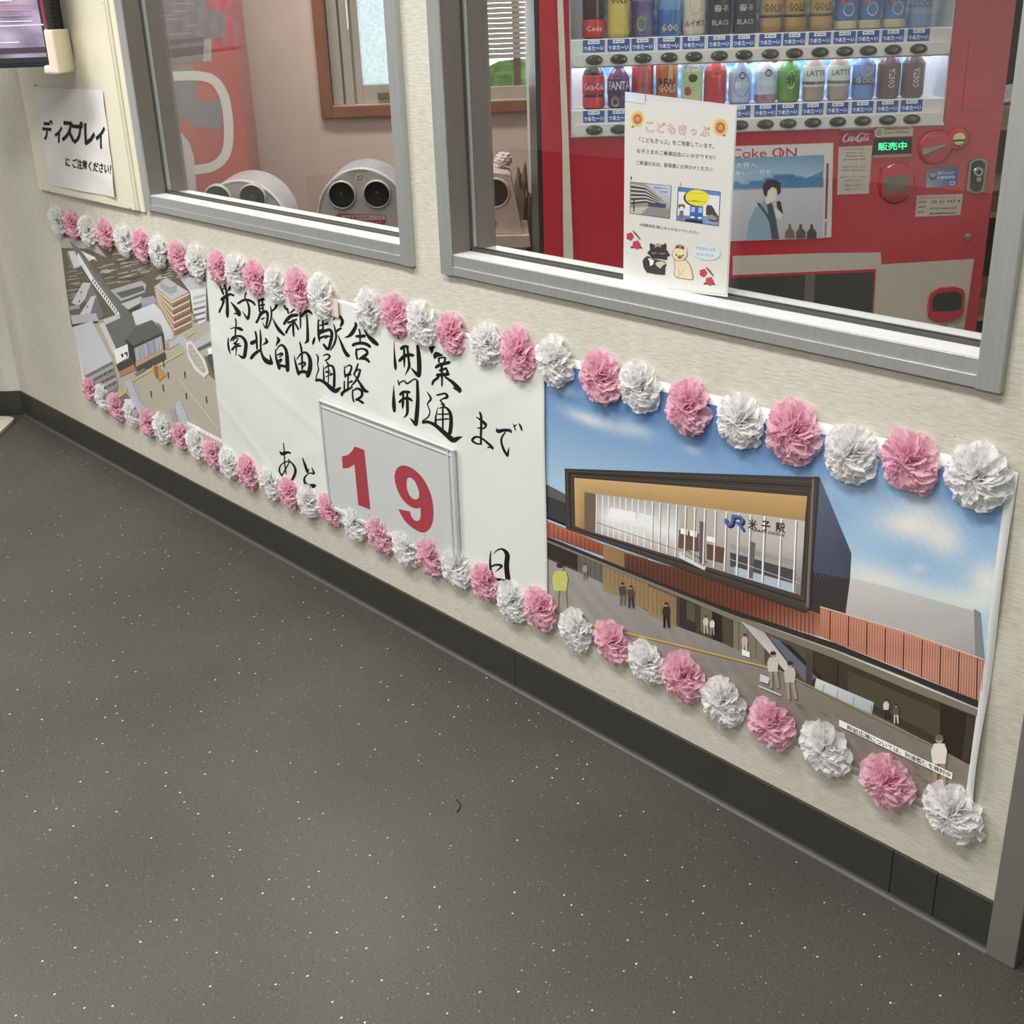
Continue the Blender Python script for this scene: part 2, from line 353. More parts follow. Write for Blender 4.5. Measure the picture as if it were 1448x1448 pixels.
struct('wall_rear', MB().box(-9, 5, -6.6, -6.5, 0, CEIL), RW, 'plain wall behind the camera opposite the banner', 'wall')
struct('wall_far_right', MB().box(4.9, 5, -6.5, 0, 0, CEIL), RW, 'plain wall far to the right of the waiting room', 'wall')
struct('wall_far_left', MB().box(-9, -8.9, -6.5, 3, 0, CEIL), RW, 'plain wall far to the left of the waiting room', 'wall')
# aluminium windows
ALU = pm('anodised aluminium', (186, 189, 188), .34, .55, var=.05, scale=4, stretch=(40, 40, 1), bump=.02)
ALU_GLARE = pm('sill track with painted glare', (236, 238, 240), .3, .2, var=.03, scale=6, stretch=(1, 30, 30))  # near-white colour carries the daylight glare on the sill tops
ALUD = pm('bronze tinted reveal', (120, 113, 105), .38, .35, var=.05, scale=8, stretch=(30, 30, 1))
GASK = pm('window gasket', (66, 66, 61), .6)
PANE = glassmat('window glass', (.97, .985, .975), 2.2)
def window(name, X0, X1, label):
    r = thing(name, label, 'window', ((X0+X1)/2, 0, ZS), kind='structure'); fw = .034
    MB().box(X0+fw, X1-fw, -.011, .0, ZS, ZS+.017, .001).build('sill_lower_band', ALU, r)
    MB().box(X0+fw, X1-fw, -.008, .030, ZS+.017, ZS+.038, .0008).build('sill_face', ALU, r)
    MB().box(X0+fw, X1-fw, -.0075, .0355, ZS+.038, ZS+.0395).build('sill_track', ALU_GLARE, r)
    MB().box(X0+fw, X1-fw, .036, .041, ZS+.03, ZS+.045).build('glazing_bead', GASK, r)
    MB().box(X0+fw, X1-fw, .0475, .0525, ZS+.03, ZS+.045).build('glazing_bead', GASK, r)
    MB().box(X0+fw, X1-fw, .053, TH+.012, ZS+.02, ZS+.0395).build('sill_track', ALU_GLARE, r)
    MB().box(X0+fw, X1-fw, -.011, TH+.012, ZT-fw, ZT, .001).build('head_rail', ALU, r)
    for a, b, sgn in ((X0, X0+fw, 1), (X1-fw, X1, -1)):
        st = MB().box(a, b, -.012, TH+.012, ZS-.001, ZT, .0012).build('stile', ALU, r)
        e = b if sgn > 0 else a
        MB().box(min(e, e+sgn*.0012), max(e, e+sgn*.0012), -.008, .0355, ZS+.0395, ZT-fw).build('reveal_strip', ALUD, r)
        MB().box(min(e, e+sgn*.0012), max(e, e+sgn*.0012), .053, TH+.01, ZS+.0395, ZT-fw).build('reveal_strip', ALUD, r)
        MB().box(min(e, e+sgn*.004), max(e, e+sgn*.004), .036, .041, ZS+.04, ZT-fw).build('glazing_bead', GASK, r)
    MB().box(X0+fw, X1-fw, .042, .047, ZS+.032, ZT-fw).build('glass_pane', PANE, r)
    return r
window('window_1', *W1, 'aluminium interior window above the aerial picture, bins seen through it')
window('window_2', *W2, 'aluminium interior window with the red vending machine behind it')
# the room behind the windows
def gx(p): return UD(p[0], p[1], p[2])
PINK = pm('pinkish plaster', (200, 180, 168), .7, var=.05, scale=5)
DB = 5.2
bz = uz(470, 150, DB)[1]; bx0 = uz(470, 150, DB)[0]; bx1 = uz(768, 137, DB)[0]+.02; bt = bz+1.1
mb = MB(gx); mb.box(-2.4, bx0, DB, DB+.1, 0, CEIL); mb.box(bx1, 2.6, DB, DB+.1, 0, CEIL); mb.box(bx0, bx1, DB, DB+.1, 0, bz); mb.box(bx0, bx1, DB, DB+.1, bt, CEIL)
struct('wall_back', mb, PINK, 'pinkish plaster wall at the back of the side room', 'wall')
struct('wall_side', MB(gx).box(-2.4, -2.3, 4.3, DB, 0, CEIL), PINK, 'short end wall of the side room behind the red panel', 'wall')
struct('wall_end', MB(gx).box(2.3, 2.4, 1.2, DB, 0, CEIL), PINK, 'end wall of the side room behind the wooden rack', 'wall')
r = thing('window_3', 'brown wooden framed window with frosted pane in the pink wall', 'window', UD((bx0+bx1)/2, DB, bz), YAW, kind='structure')
BRW = pm('varnished brown wood', (128, 78, 48), .3, var=.18, scale=5, stretch=(8, 8, 1.2), coat=.3)
SASH = pm('grey beige aluminium sash', (172, 163, 152), .4, .3, var=.04)
t = .045
MB(gx).box(bx0-t, bx0, DB-.03, DB+.1, bz-t, bt+t, .003).build('wood_jamb', BRW, r)
MB(gx).box(bx1, bx1+t, DB-.03, DB+.1, bz-t, bt+t, .003).build('wood_jamb', BRW, r)
MB(gx).box(bx0, bx1, DB-.035, DB+.1, bz-t, bz, .003).build('wood_sill', BRW, r)
MB(gx).box(bx0, bx1, DB-.03, DB+.1, bt, bt+t, .003).build('wood_head', BRW, r)
fx0 = uz(506, 60, DB)[0]; mid = uz(640, 100, DB)[0]
MB(gx).box(bx0, fx0, DB+.07, DB+.08, bz, bt).build('sash_light_block', SASH, r)  # solid filler added to block outdoor light between the stiles
for a, b in ((bx0, bx0+.045), (bx0+.05, bx0+.09), (bx0+.095, fx0)): MB(gx).box(a+.002, b, DB+.03+(a-bx0)*.3, DB+.07, bz+.001, bt, .002).build('sash_stile', SASH, r)
MB(gx).box(fx0, mid, DB+.055, DB+.075, bz, bz+.075, .002).build('sash_rail', SASH, r)
MB(gx).box(uz(533, 140, DB)[0], mid, DB+.035, DB+.055, bz+.018, bz+.045, .004).build('sash_catch', pm('dark catch', (92, 88, 80), .4), r)
MB(gx).box(mid, mid+.06, DB+.05, DB+.08, bz, bt, .002).build('sash_stile', SASH, r)
MB(gx).box(mid+.06, bx1, DB+.06, DB+.08, bz, bz+.05, .002).build('sash_rail', SASH, r)
def frosted():
    m = bpy.data.materials.new('frosted glass'); m.use_nodes = True; nt = m.node_tree; N = nt.nodes; L = nt.links; b = N['Principled BSDF']
    out = [n for n in N if n.type == 'OUTPUT_MATERIAL'][0]
    tc = N.new('ShaderNodeTexCoord'); no = N.new('ShaderNodeTexNoise'); no.inputs['Scale'].default_value = 90; no.inputs['Detail'].default_value = 3; L.new(tc.outputs['Object'], no.inputs['Vector'])
    cr = N.new('ShaderNodeValToRGB'); cr.color_ramp.elements[0].position = .35; cr.color_ramp.elements[0].color = (.74, .84, .84, 1); cr.color_ramp.elements[1].position = .65; cr.color_ramp.elements[1].color = (.97, 1, 1, 1)
    L.new(no.outputs['Fac'], cr.inputs[0])
    t_ = N.new('ShaderNodeBsdfTranslucent'); L.new(cr.outputs[0], t_.inputs[0])
    mi = N.new('ShaderNodeMixShader'); mi.inputs[0].default_value = .9; b.inputs['Roughness'].default_value = .3; L.new(b.outputs[0], mi.inputs[1]); L.new(t_.outputs[0], mi.inputs[2]); L.new(mi.outputs[0], out.inputs[0])
    return m
MB(gx).box(fx0, mid, DB+.062, DB+.068, bz+.07, bt).build('frosted_pane', frosted(), r)
MB(gx).box(mid+.06, bx1, DB+.066, DB+.071, bz+.05, bt).build('clear_pane', PANE, r)
MB(gx).box(uz(489, 20, DB)[0], uz(491.5, 20, DB)[0], DB+.008, DB+.012, uz(490, 41, DB)[1], bt, .001).build('pull_cord', pm('white cord', (235, 235, 230), .5), r)
# outdoors beyond the clear pane: slatted screen over a green hedge
sx0, sx1 = uz(660, 50, 7.0)[0], uz(800, 50, 7.0)[0]
ls = thing('slat_screen', 'pale slatted screen seen outdoors through the clear window pane', 'screen', UD((sx0+sx1)/2, 7.02, 0), YAW)
SL = pm('pale painted slat', (198, 186, 182), .6)
for i in range(18):
    zc = uz(730, 82-i*7.2, 7)[1]; MB(gx).box(sx0, sx1, 7., 7.03, zc, zc+.022).build('slat', SL, ls)
for ux in (sx0+.02, (sx0+sx1)/2, sx1-.02): MB(gx).box(ux-.02, ux+.02, 7.03, 7.06, 0, uz(730, -50, 7)[1]).build('post', pm('screen post', (120, 84, 74), .6), ls)
hz = uz(730, 88, 7)[1]
bm = bmesh.new(); bmesh.ops.create_grid(bm, x_segments=44, y_segments=14, size=.5)
for v in bm.verts: v.co = Vector((sx0-.1+(v.co.x+.5)*(sx1-sx0+.2), 7.1-.03*random.random(), (v.co.y+.5)*hz))
MBh = MB(gx).bm(bm)
bm = bmesh.new(); bmesh.ops.create_icosphere(bm, subdivisions=4, radius=.5)
for v in bm.verts:
    q = v.co.copy(); k = 1+.07*sin(37*q.x+5*q.z)*cos(31*q.z)+.06*random.random()
    v.co = Vector(((sx0+sx1)/2+q.x*(sx1-sx0+.3)*k, 7.28+q.y*.4*k, hz*.5+q.z*hz*1.0*min(k, 1.02)))
tag(MB(gx).bm(bm).build('hedge', pm('hedge leaves', (110, 158, 70), .6, var=.4, scale=30, bump=.5)), 'green clipped hedge behind the slatted screen outdoors', 'hedge')
# ================================================================== BANNER
PRINT = printmat('poster print'); PRINTM = printmat('matte ink', .7, .2)
PAPER = pm('white banner paper', (224, 228, 222), .55, var=.012, scale=6, bump=.05, bscale=9)
NW = (0, -1, 0)
def W0(x, y): return wallp(x, y)
def sheet(name, px, thick, off, wav=None, nx=1, nz=1):
    """a paper sheet on the wall whose outline is a quad (TL,TR,BR,BL in px), with thickness; wav(X,Z)->extra distance from the wall"""
    q = [wallp(*p) for p in px]; V = []; F = []
    for side in (0, 1):
        for j in range(nz+1):
            for i in range(nx+1):
                a, b = i/nx, j/nz; p = (q[0]*(1-a)+q[1]*a)*(1-b)+(q[3]*(1-a)+q[2]*a)*b
                d = off+(wav(p.x, p.z) if wav else 0); V.append((p.x, -(d if side == 0 else max(d-thick, .0003)), p.z))
    n = (nx+1)*(nz+1); I = lambda i, j, s_: s_*n+j*(nx+1)+i
    for j in range(nz):
        for i in range(nx):
            F.append((I(i, j, 0), I(i, j+1, 0), I(i+1, j+1, 0), I(i+1, j, 0))); F.append((I(i, j, 1), I(i+1, j, 1), I(i+1, j+1, 1), I(i, j+1, 1)))
    for i in range(nx): F += [(I(i, 0, 0), I(i+1, 0, 0), I(i+1, 0, 1), I(i, 0, 1)), (I(i, nz, 0), I(i, nz, 1), I(i+1, nz, 1), I(i+1, nz, 0))]
    for j in range(nz): F += [(I(0, j, 0), I(0, j, 1), I(0, j+1, 1), I(0, j+1, 0)), (I(nx, j, 0), I(nx, j+1, 0), I(nx, j+1, 1), I(nx, j, 1))]
    return V, F
def top(x, m=0.): return 504.6+.2547*(x-800)+m*(.6+.0009*x)
def bot(x): return 53+.4848*(x+933)
# ---- right poster: perspective picture of the new station building
xr = wallp(1441, 670).x
def curl(X, Z):     # right margin lifts off the wall in a slow wave
    e = max(0., (X-(xr-.009))/.009); return e*e*(.0024+.0022*sin(Z*21+1.1))
V, F = sheet('p', [(771, top(771)), (1441, top(1441)), (1374, bot(1374)+3), (771, bot(771))], .0006, .0016, curl, 60, 24)
rp = mobj('station_poster', V, F, PAPER, smooth=True)
tag(rp, 'large picture of a station front with a dark framed glass hall under blue sky', 'poster')
pb = PB(W0, NW, 5e-6, 1.15, .0017)
def mixc(a, b, t): t = max(0, min(1, t)); return tuple(p*(1-t)+q*t for p, q in zip(a, b))
CL = [(832, 592, 36, 9, .35, .75), (800, 552, 22, 7, .2, .45), (893, 606, 34, 11, .25, .55), (1290, 742, 52, 24, .15, .95), (1335, 762, 34, 26, .5, .8), (1310, 715, 36, 18, .2, .5),
      (1240, 818, 75, 20, .25, .85), (1330, 845, 60, 18, .2, .5), (1395, 822, 24, 30, 0, .9), (1380, 850, 40, 16, 0, .6), (1300, 802, 12, 7, 0, .5), (980, 636, 14, 6, .2, .35), (1200, 690, 60, 18, .1, .25)]
def sky(x, y):
    t = (y-top(x)-8)/170.
    c = mixc((66, 118, 188), (150, 188, 216), t) if x < 1150 else mixc((92, 146, 208), (160, 196, 222), t*.8+.1*sin(x*.03+y*.02))
    for cx, cy, rx, ry, rot, a in CL:
        dx, dy = x-cx, y-cy; u = dx*cos(rot)+dy*sin(rot); v = -dx*sin(rot)+dy*cos(rot)
        d = (u/rx)**2+(v/ry)**2; n = .25*sin(x*.31+y*.17)*sin(y*.41-x*.13)
        if d < 4: c = mixc(c, (224, 220, 208), a*math.exp(-d*(1.1+n)))
    return c
pb.quadgrid([(771, top(771, 9)), (1425, top(1425, 9)+2), (1394, 940), (775, 800)], 110, 60, sky)
def ground(x, y):
    c = mixc((150, 147, 138), (126, 114, 104), (y-830)/190.)
    c = mixc(c, (140, 130, 112), (x-1150)/250.*.6)
    n = sin(x*.21+y*.5)*sin(x*.11-y*.23); return tuple(v+6*n for v in c)
def gl(x):                               # line between building and forecourt
    P = [(771, 788), (854, 824), (934, 876), (1029, 911), (1083, 939), (1153, 972), (1237, 1009), (1379, 1084)]
    for a, b in zip(P[:-1], P[1:]):
        if x <= b[0]: return a[1]+(b[1]-a[1])*(x-a[0])/(b[0]-a[0])
    return P[-1][1]
pb.k += 1; n0 = 60; P = []; cols = []; T = []
for i in range(n0+1):
    for j in range(9):
        x = 771+(1379-771)*i/n0; y = gl(x)-6+(bot(x)-8-gl(x)+6)*j/8; P.append((x, y)); cols.append(pb.c(ground(x, y)))
for i in range(n0):
    for j in range(8): k = i*9+j; T += [(k, k+1, k+10), (k, k+10, k+9)]
pb.tri(P, T, cols)
pb.k += 2
# far grey block, dark box side, left roofs
pb.poly([(1200, 815), (1280, 836), (1388, 866), (1394, 940), (1300, 915), (1190, 880)], [(198, 196, 192), (196, 194, 190), (176, 176, 176), (150, 148, 146), (172, 170, 166), (176, 172, 168)])
pb.poly([(1378, 860), (1388, 866), (1394, 935), (1380, 929)], (128, 130, 134))
pb.poly([(773, 684), (803, 700), (803, 714), (773, 704)], (92, 90, 92)); pb.poly([(773, 700), (803, 712), (803, 744), (773, 732)], (58, 60, 66)); pb.line([(773, 731), (803, 743)], 3, (34, 30, 30))
pb.poly([(1152, 673), (1160, 674), (1205, 782), (1203, 818), (1140, 806)], [(92, 102, 128), (92, 102, 128), (66, 72, 92), (64, 70, 92), (70, 76, 104)])
pb.poly([(1140, 806), (1203, 818), (1196, 872), (1140, 880)], (58, 54, 56))
for i in range(9): pb.line([(1151+i*5, 800-i*1), (1156+i*5, 818)], .7, (84, 92, 120))
# ground floor zone under the canopy
def seg(x0, x1, t0, t1, col, n=6):
    Pt = [(x0+(x1-x0)*i/n, 0) for i in range(n+1)]
    ev = lambda x: 758+(x-771)*.4075+max(0, x-1040)*-.0      # eave line
    up = [(x, ev(x)+(gl(x)-ev(x))*t0) for x, _ in Pt]; dn = [(x, ev(x)+(gl(x)-ev(x))*t1) for x, _ in Pt]
    pb.poly(up+dn[::-1], col)
seg(771, 1382, 0, 1, (74, 64, 52), 24)
seg(773, 818, .15, .9, (52, 46, 42)); seg(818, 856, .2, 1, (104, 98, 88)); seg(856, 908, .1, 1, (122, 108, 84)); seg(908, 958, .1, 1, (112, 96, 76))
for x in range(822, 956, 7): pb.line([(x, 758+(x-771)*.4075+8), (x, gl(x)-2)], .9, (78, 70, 60))
seg(918, 930, .25, .7, (70, 66, 62)); seg(962, 985, .1, 1, (58, 50, 44)); seg(972, 984, .2, .7, (86, 82, 66)); seg(992, 1008, .15, .9, (112, 100, 84)); seg(1008, 1022, .1, 1, (44, 38, 34)); seg(1024, 1036, .05, 1, (84, 72, 60)); seg(1038, 1082, .1, 1, (128, 116, 98))
for x in (1046, 1058, 1070): pb.line([(x, 758+(x-771)*.4075+8), (x, gl(x)-2)], 1, (84, 76, 64))
seg(1082, 1150, .1, 1, (88, 78, 64)); seg(1150, 1330, .12, .95, (66, 55, 42)); seg(1200, 1330, .25, .8, (84, 72, 54)); seg(1330, 1378, .1, 1, (50, 41, 32))
# ochre translucent panels
for q in ([(854, 768), (884, 779), (884, 846), (854, 834)], [(884, 779), (917, 789), (917, 862), (884, 848)], [(917, 828), (957, 845), (957, 886), (917, 868)]):
    pb.poly(q, [(158, 122, 72), (150, 112, 68), (150, 124, 82), (154, 130, 84)])
for x in range(858, 955, 6): pb.line([(x, 775+(x-854)*.4+24), (x, gl(x)-4)], .8, (118, 96, 62))
# copper band: shaded under the box, bright on the right
pb.poly([(774, 736), (803, 747), (854, 769), (854, 786), (774, 757)], [(186, 96, 66), (190, 104, 72), (168, 84, 58), (140, 70, 50), (168, 86, 60)])
pb.poly([(884, 781), (1000, 815), (1100, 847), (1162, 868), (1162, 900), (1040, 864), (884, 806)], [(104, 66, 44), (112, 58, 40), (128, 62, 44), (160, 88, 64), (186, 112, 84), (120, 60, 42), (92, 56, 40)])
pb.poly([(1161, 857), (1280, 892), (1394, 932), (1384, 990), (1280, 946), (1181, 908), (1161, 899)], [(206, 132, 100), (212, 140, 110), (206, 138, 112), (200, 132, 106), (214, 140, 108), (198, 120, 90), (190, 112, 84)])
for i in range(62):
    x = 1164+i*3.72; yt = 857+(x-1161)*.322; yb = 899+(x-1161)*.408
    pb.line([(x, yt+1), (x-1.2*(x-1160)/230-.5, yb-1)], 1.6 if i % 7 == 3 else .75, (52, 34, 28) if i % 7 == 3 else (150, 88, 66))
for i in range(46):
    x = 890+i*5.8; pb.line([(x, 783+(x-884)*.31), (x, 806+(x-884)*.355)], .7, (76, 40, 30))
for i in range(12):
    x = 778+i*6.3; pb.line([(x, 738+(x-774)*.41), (x, 757+(x-774)*.36)], .7, (132, 66, 48))
pb.line([(1161, 857), (1280, 892), (1394, 932)], 1.6, (226, 190, 166))
# canopy edge
pb.poly([(773, 757), (884, 802), (964, 834), (1040, 862), (1181, 908), (1280, 948), (1385, 990), (1384, 1000), (1280, 956), (1181, 917), (1040, 868), (964, 839), (884, 807), (773, 763)], (52, 46, 42))
pb.poly([(773, 762), (884, 807), (964, 839), (1040, 869), (1181, 919), (1280, 960), (1384, 1002), (1383, 1012), (1280, 972), (1181, 930), (1040, 877), (964, 844), (884, 811), (773, 765)], (128, 118, 100))
# escalator, columns, glass balustrade
A_ = lambda P: [(1040+x/3.549, 840+y/3.549) for x, y in P]
pb.poly(A_([(30, 132), (150, 190), (300, 385), (262, 392)]), [(182, 180, 172), (170, 168, 162), (196, 194, 188), (206, 204, 198)])
pb.poly(A_([(165, 200), (225, 228), (420, 415), (360, 442), (300, 370)]), (96, 104, 118)); pb.poly(A_([(230, 235), (280, 255), (440, 415), (415, 415)]), (44, 42, 42))
pb.poly(A_([(410, 418), (700, 540), (690, 602), (402, 466)]), [(206, 212, 214), (176, 186, 192), (160, 170, 178), (196, 200, 204)])
for x in (450, 520, 600, 690): pb.line(A_([(x, 432+(x-410)*.43), (x-6, 470+(x-410)*.47)]), .9, (110, 120, 128))
pb.poly(A_([(362, 288), (397, 300), (388, 462), (356, 456)]), (78, 68, 58)); pb.poly(A_([(1168, 604), (1212, 612), (1176, 842), (1140, 828)]), (66, 58, 50)); pb.poly(A_([(486, 330), (520, 345), (516, 450), (484, 430)]), (60, 52, 44))
# glass hall: frame, soffit, interior, fins
pb.poly([(800, 662), (1160, 674), (1150, 806), (1147, 860), (1140, 866), (802, 747)], [(58, 48, 42), (70, 60, 54), (60, 52, 48), (74, 64, 58), (56, 48, 44), (64, 56, 52)])
for k, (a, b) in enumerate(((.25, (84, 74, 66)), (.5, (40, 34, 30)), (.75, (86, 76, 68)))):
    pb.line([(800+13*a, 662+13*a), (1160-16*a, 674+27*a)], 1.1, b); pb.line([(1160-16*a, 674+27*a), (1147-13*a, 860-19*a)], 1.1, b); pb.line([(802+13*a, 747-4*a), (1147-13*a, 860-19*a)], 1.1, b); pb.line([(800+13*a, 662+13*a), (802+13*a, 747-4*a)], 1.1, b)
pb.poly([(1150, 676), (1153, 677), (1145, 858), (1141, 857)], (120, 108, 94))
pb.poly([(813.5, 675), (1143, 701), (1139.5, 736), (828, 695), (828, 748), (815, 743)], [(206, 164, 104), (200, 156, 92), (176, 134, 76), (186, 146, 88), (152, 116, 70), (190, 146, 86)])
def inside(x, y):
    t = (x-828)/312.; b = (y-(695+t*41))/(53+t*52)
    c = mixc((166, 160, 150), (186, 182, 174), t)
    if x < 960: c = mixc(c, (224, 230, 234), max(0, 1-abs(b-.55)*1.9)*min(1, (x-836)/25.))
    c = mixc(c, (92, 92, 96), max(0, (b-.35))*1.5*max(0, t-.3)); return c
pb.quadgrid([(828, 695), (1140, 736), (1133.5, 841), (828, 748)], 50, 16, inside)
pb.poly([(828, 695), (845, 698), (845, 754), (828, 748)], (112, 94, 76))
for q, c in (([(864, 717), (900, 724), (900, 737), (862, 730)], (232, 238, 240)), ([(905, 724), (928, 730), (926, 748), (903, 744)], (222, 228, 230)), ([(868, 737), (915, 746), (915, 760), (868, 750)], (206, 214, 218)), ([(962, 748), (990, 754), (990, 780), (960, 774)], (112, 78, 56)), ([(964, 746), (974, 748), (974, 756), (964, 754)], (240, 244, 244)), ([(977, 749), (987, 751), (987, 759), (977, 757)], (240, 244, 244)), ([(991, 736), (999, 738), (998, 806), (990, 800)], (92, 90, 92)), ([(1001, 757), (1014, 760), (1014, 767), (1001, 764)], (240, 244, 244)), ([(1001, 768), (1026, 774), (1024, 796), (1001, 790)], (104, 72, 54)), ([(1034, 768), (1128, 792), (1126, 800), (1034, 776)], (150, 148, 146)), ([(1034, 780), (1127, 806), (1126, 824), (1034, 800)], (72, 72, 78)), ([(1040, 800), (1126, 826), (1126, 838), (1040, 812)], (170, 184, 200)), ([(962, 778), (1000, 800), (998, 806), (962, 788)], (206, 208, 208)), ([(1060, 764), (1070, 767), (1066, 818), (1058, 815)], (96, 96, 100))):
    pb.poly(q, c)
for (a, b) in (((966, 782), (998, 800)), ((970, 776), (1002, 795))): pb.line([a, b], 1.2, (60, 56, 54))
fx = [760+v/4.26 for v in (362, 400, 435, 470, 505, 540, 578, 615, 655, 700, 745, 795, 845, 900, 955, 1015, 1080, 1145, 1220, 1290, 1375)]+[1050+v/3.62 for v in (120, 205, 280)]
for i, x in enumerate(fx):
    t = (x-828)/312.; pb.line([(x, 696+41*t), (x-.5-4*t, 748+91*t)], 1.1+1.0*t, (236, 232, 224))
    if i > 8: pb.line([(x+1.8, 698+41*t), (x+1.3-4*t, 748+91*t)], .8, (112, 106, 100))
pb.line([(845, 738), (965, 778)], .8, (120, 118, 116)); pb.line([(1034, 790), (1132, 824)], .8, (200, 200, 200))
# station sign on the glass hall
pb.at(1020, 715, 14.48)
for dx, dy, c in ((34, 38, (36, 40, 62)), (0, 0, (66, 98, 170))):
    pb.stroke([(120+dx, 270+dy, 60), (120+dx, 330+dy, 60), (175+dx, 385+dy, 60), (235+dx, 350+dy, 62), (255+dx, 260+dy, 60), (255+dx, 195+dy, 56)], c)
    pb.stroke([(250+dx, 200+dy, 56), (390+dx, 220+dy, 56), (450+dx, 265+dy, 56), (440+dx, 330+dy, 56), (370+dx, 345+dy, 52), (330+dx, 335+dy, 40)], c)
    pb.stroke([(380+dx, 340+dy, 56), (440+dx, 440+dy, 56), (470+dx, 480+dy, 40)], c)
for ch, x0, x1, y0, y1 in (('米', 575, 750, 260, 460), ('子', 845, 1025, 290, 500), ('駅', 1135, 1330, 330, 540)): pb.text(ch, [(x0, y0), (x1, y0+22), (x1, y1+22), (x0, y1)], (52, 44, 40), .02, 2)
pb.text('YONAGO STATION', [(600, 440), (1310, 570), (1310, 625), (600, 495)], (58, 50, 46), .02, 2)
pb.at(0, 0, 1)
# forecourt: yellow guide line, people, caption strip
pb.line([(784, 868), (830, 881), (960, 911), (1100, 946)], 2.2, (214, 168, 62)); pb.line([(1100, 946), (1180, 985), (1245, 1016), (1340, 1062)], 1.8, (158, 146, 84))
for i in range(26): x = 1090+random.random()*230; y = gl(x)+25+random.random()*70; pb.line([(x, y), (x+9, y+4.5)], .9, (112, 100, 92))
def person(x, y, h, top_, leg, hair=(60, 48, 42), lean=0.):
    pb.poly([(x-.12*h+lean, y-.52*h), (x-.02*h+lean, y-.5*h), (x-.05*h, y), (x-.12*h, y)], leg); pb.poly([(x+.0*h+lean, y-.5*h), (x+.11*h+lean, y-.52*h), (x+.14*h, y-.02*h), (x+.06*h, y)], leg)
    pb.poly([(x-.1*h+lean, y-.84*h), (x+.1*h+lean, y-.84*h), (x+.15*h+lean, y-.7*h), (x+.12*h+lean, y-.45*h), (x-.13*h+lean, y-.45*h), (x-.16*h+lean, y-.7*h)], top_)
    pb.ell(x+lean, y-.92*h, .075*h, .085*h, (186, 150, 124), 10); pb.ell(x+lean, y-.95*h, .08*h, .06*h, hair, 10)
person(794, 867, 72, (196, 200, 92), (150, 146, 128)); person(829, 818, 22, (150, 146, 138), (120, 116, 110)); person(882, 855, 32, (72, 66, 80), (112, 100, 88)); person(894, 859, 32, (82, 70, 66), (62, 52, 48)); person(944, 887, 36, (54, 48, 46), (40, 36, 36))
person(1000, 895, 26, (206, 186, 172), (190, 160, 144)); person(1009, 897, 24, (214, 206, 198), (150, 140, 130)); person(1055, 925, 30, (206, 170, 160), (190, 180, 172)); pb.poly([(1051, 917), (1062, 921), (1062, 929), (1051, 925)], (232, 232, 228))
person(1097, 972, 52, (196, 192, 180), (156, 140, 122), lean=-2); person(1122, 988, 54, (190, 182, 168), (160, 142, 124), lean=-3); pb.poly([(1077, 952), (1090, 957), (1088, 966), (1076, 962)], (206, 200, 204)); pb.line([(1075, 969), (1106, 982)], 2, (206, 204, 200))
person(1255, 1015, 28, (206, 200, 190), (64, 56, 52)); person(1269, 1022, 28, (96, 88, 74), (188, 186, 176)); person(1330, 1112, 74, (222, 216, 206), (156, 134, 108), (120, 100, 82))
A_ = lambda P: [(1040+x/3.549, 840+y/3.549) for x, y in P]
pb.poly(A_([(527, 625), (1096, 893), (1093, 926), (527, 658)]), (236, 236, 230)); pb.text('駅前広場については、別途整備を検討中', A_([(566, 650), (1086, 893), (1086, 917), (566, 676)]), (36, 34, 34), .02, 2)
pb.build('printed_picture', PRINT, rp)
# ---- left poster: aerial picture of the station quarter
V, F = sheet('p', [(83, 322), (300, 377), (318, 661), (122, 565)], .0006, .0016)
lp = tag(mobj('aerial_poster', V, F, PAPER), 'aerial picture of grey station roofs, tracks and forecourt at the banner left end', 'poster')
pb = PB(W0, NW, 5e-6, 1.15, .0017).at(60, 290, 3.915)
pb.quadgrid([(97, 150), (960, 370), (1030, 1440), (252, 1050)], 30, 30, lambda x, y: mixc((120, 112, 92), (176, 168, 150), (y-400+x*.1)/350.))
q = pb.poly
q([(97, 150), (560, 262), (930, 370), (935, 650), (640, 500), (500, 600), (162, 665), (130, 430)], (98, 92, 74))
for i in range(70):
    x = 300+random.random()*470; y = 255+random.random()*190-.06*(x-300); l = 25+random.random()*70; c = random.choice([(190, 184, 166), (150, 142, 120), (66, 62, 50), (176, 172, 160)]); pb.line([(x, y), (x+l, y-l*.2)], random.choice([3, 4, 6]), c)
for i in range(26):
    x = 135+random.random()*60; y = 330+random.random()*190; pb.line([(x, y), (x+40+random.random()*30, y-9)], 4, random.choice([(180, 174, 158), (62, 58, 48), (150, 144, 126)]))
q([(100, 172), (300, 215), (360, 290), (250, 240), (104, 236)], (168, 166, 158)); q([(145, 255), (210, 248), (300, 290), (180, 352)], (210, 210, 206)); q([(145, 255), (180, 352), (170, 360), (135, 268)], (120, 118, 112))
q([(230, 262), (290, 290), (310, 310), (250, 285)], (226, 226, 222))
q([(165, 540), (228, 428), (272, 430), (240, 520), (205, 558)], (192, 192, 196)); q([(272, 430), (312, 515), (300, 600), (240, 530)], (116, 116, 120)); q([(200, 622), (275, 505), (300, 500), (270, 600), (240, 636)], (196, 196, 200)); q([(300, 500), (345, 610), (310, 640), (268, 600)], (112, 112, 116))
for x, y in ((215, 480), (205, 530), (250, 560), (240, 605)): q([(x, y), (x+7, y-8), (x+7, y+4), (x, y+12)], (70, 70, 74))
q([(160, 610), (300, 598), (315, 640), (170, 662)], (172, 174, 184)); q([(150, 560), (210, 550), (212, 570), (155, 582)], (150, 152, 158)); q([(166, 660), (310, 640), (314, 650), (168, 676)], (52, 52, 54))
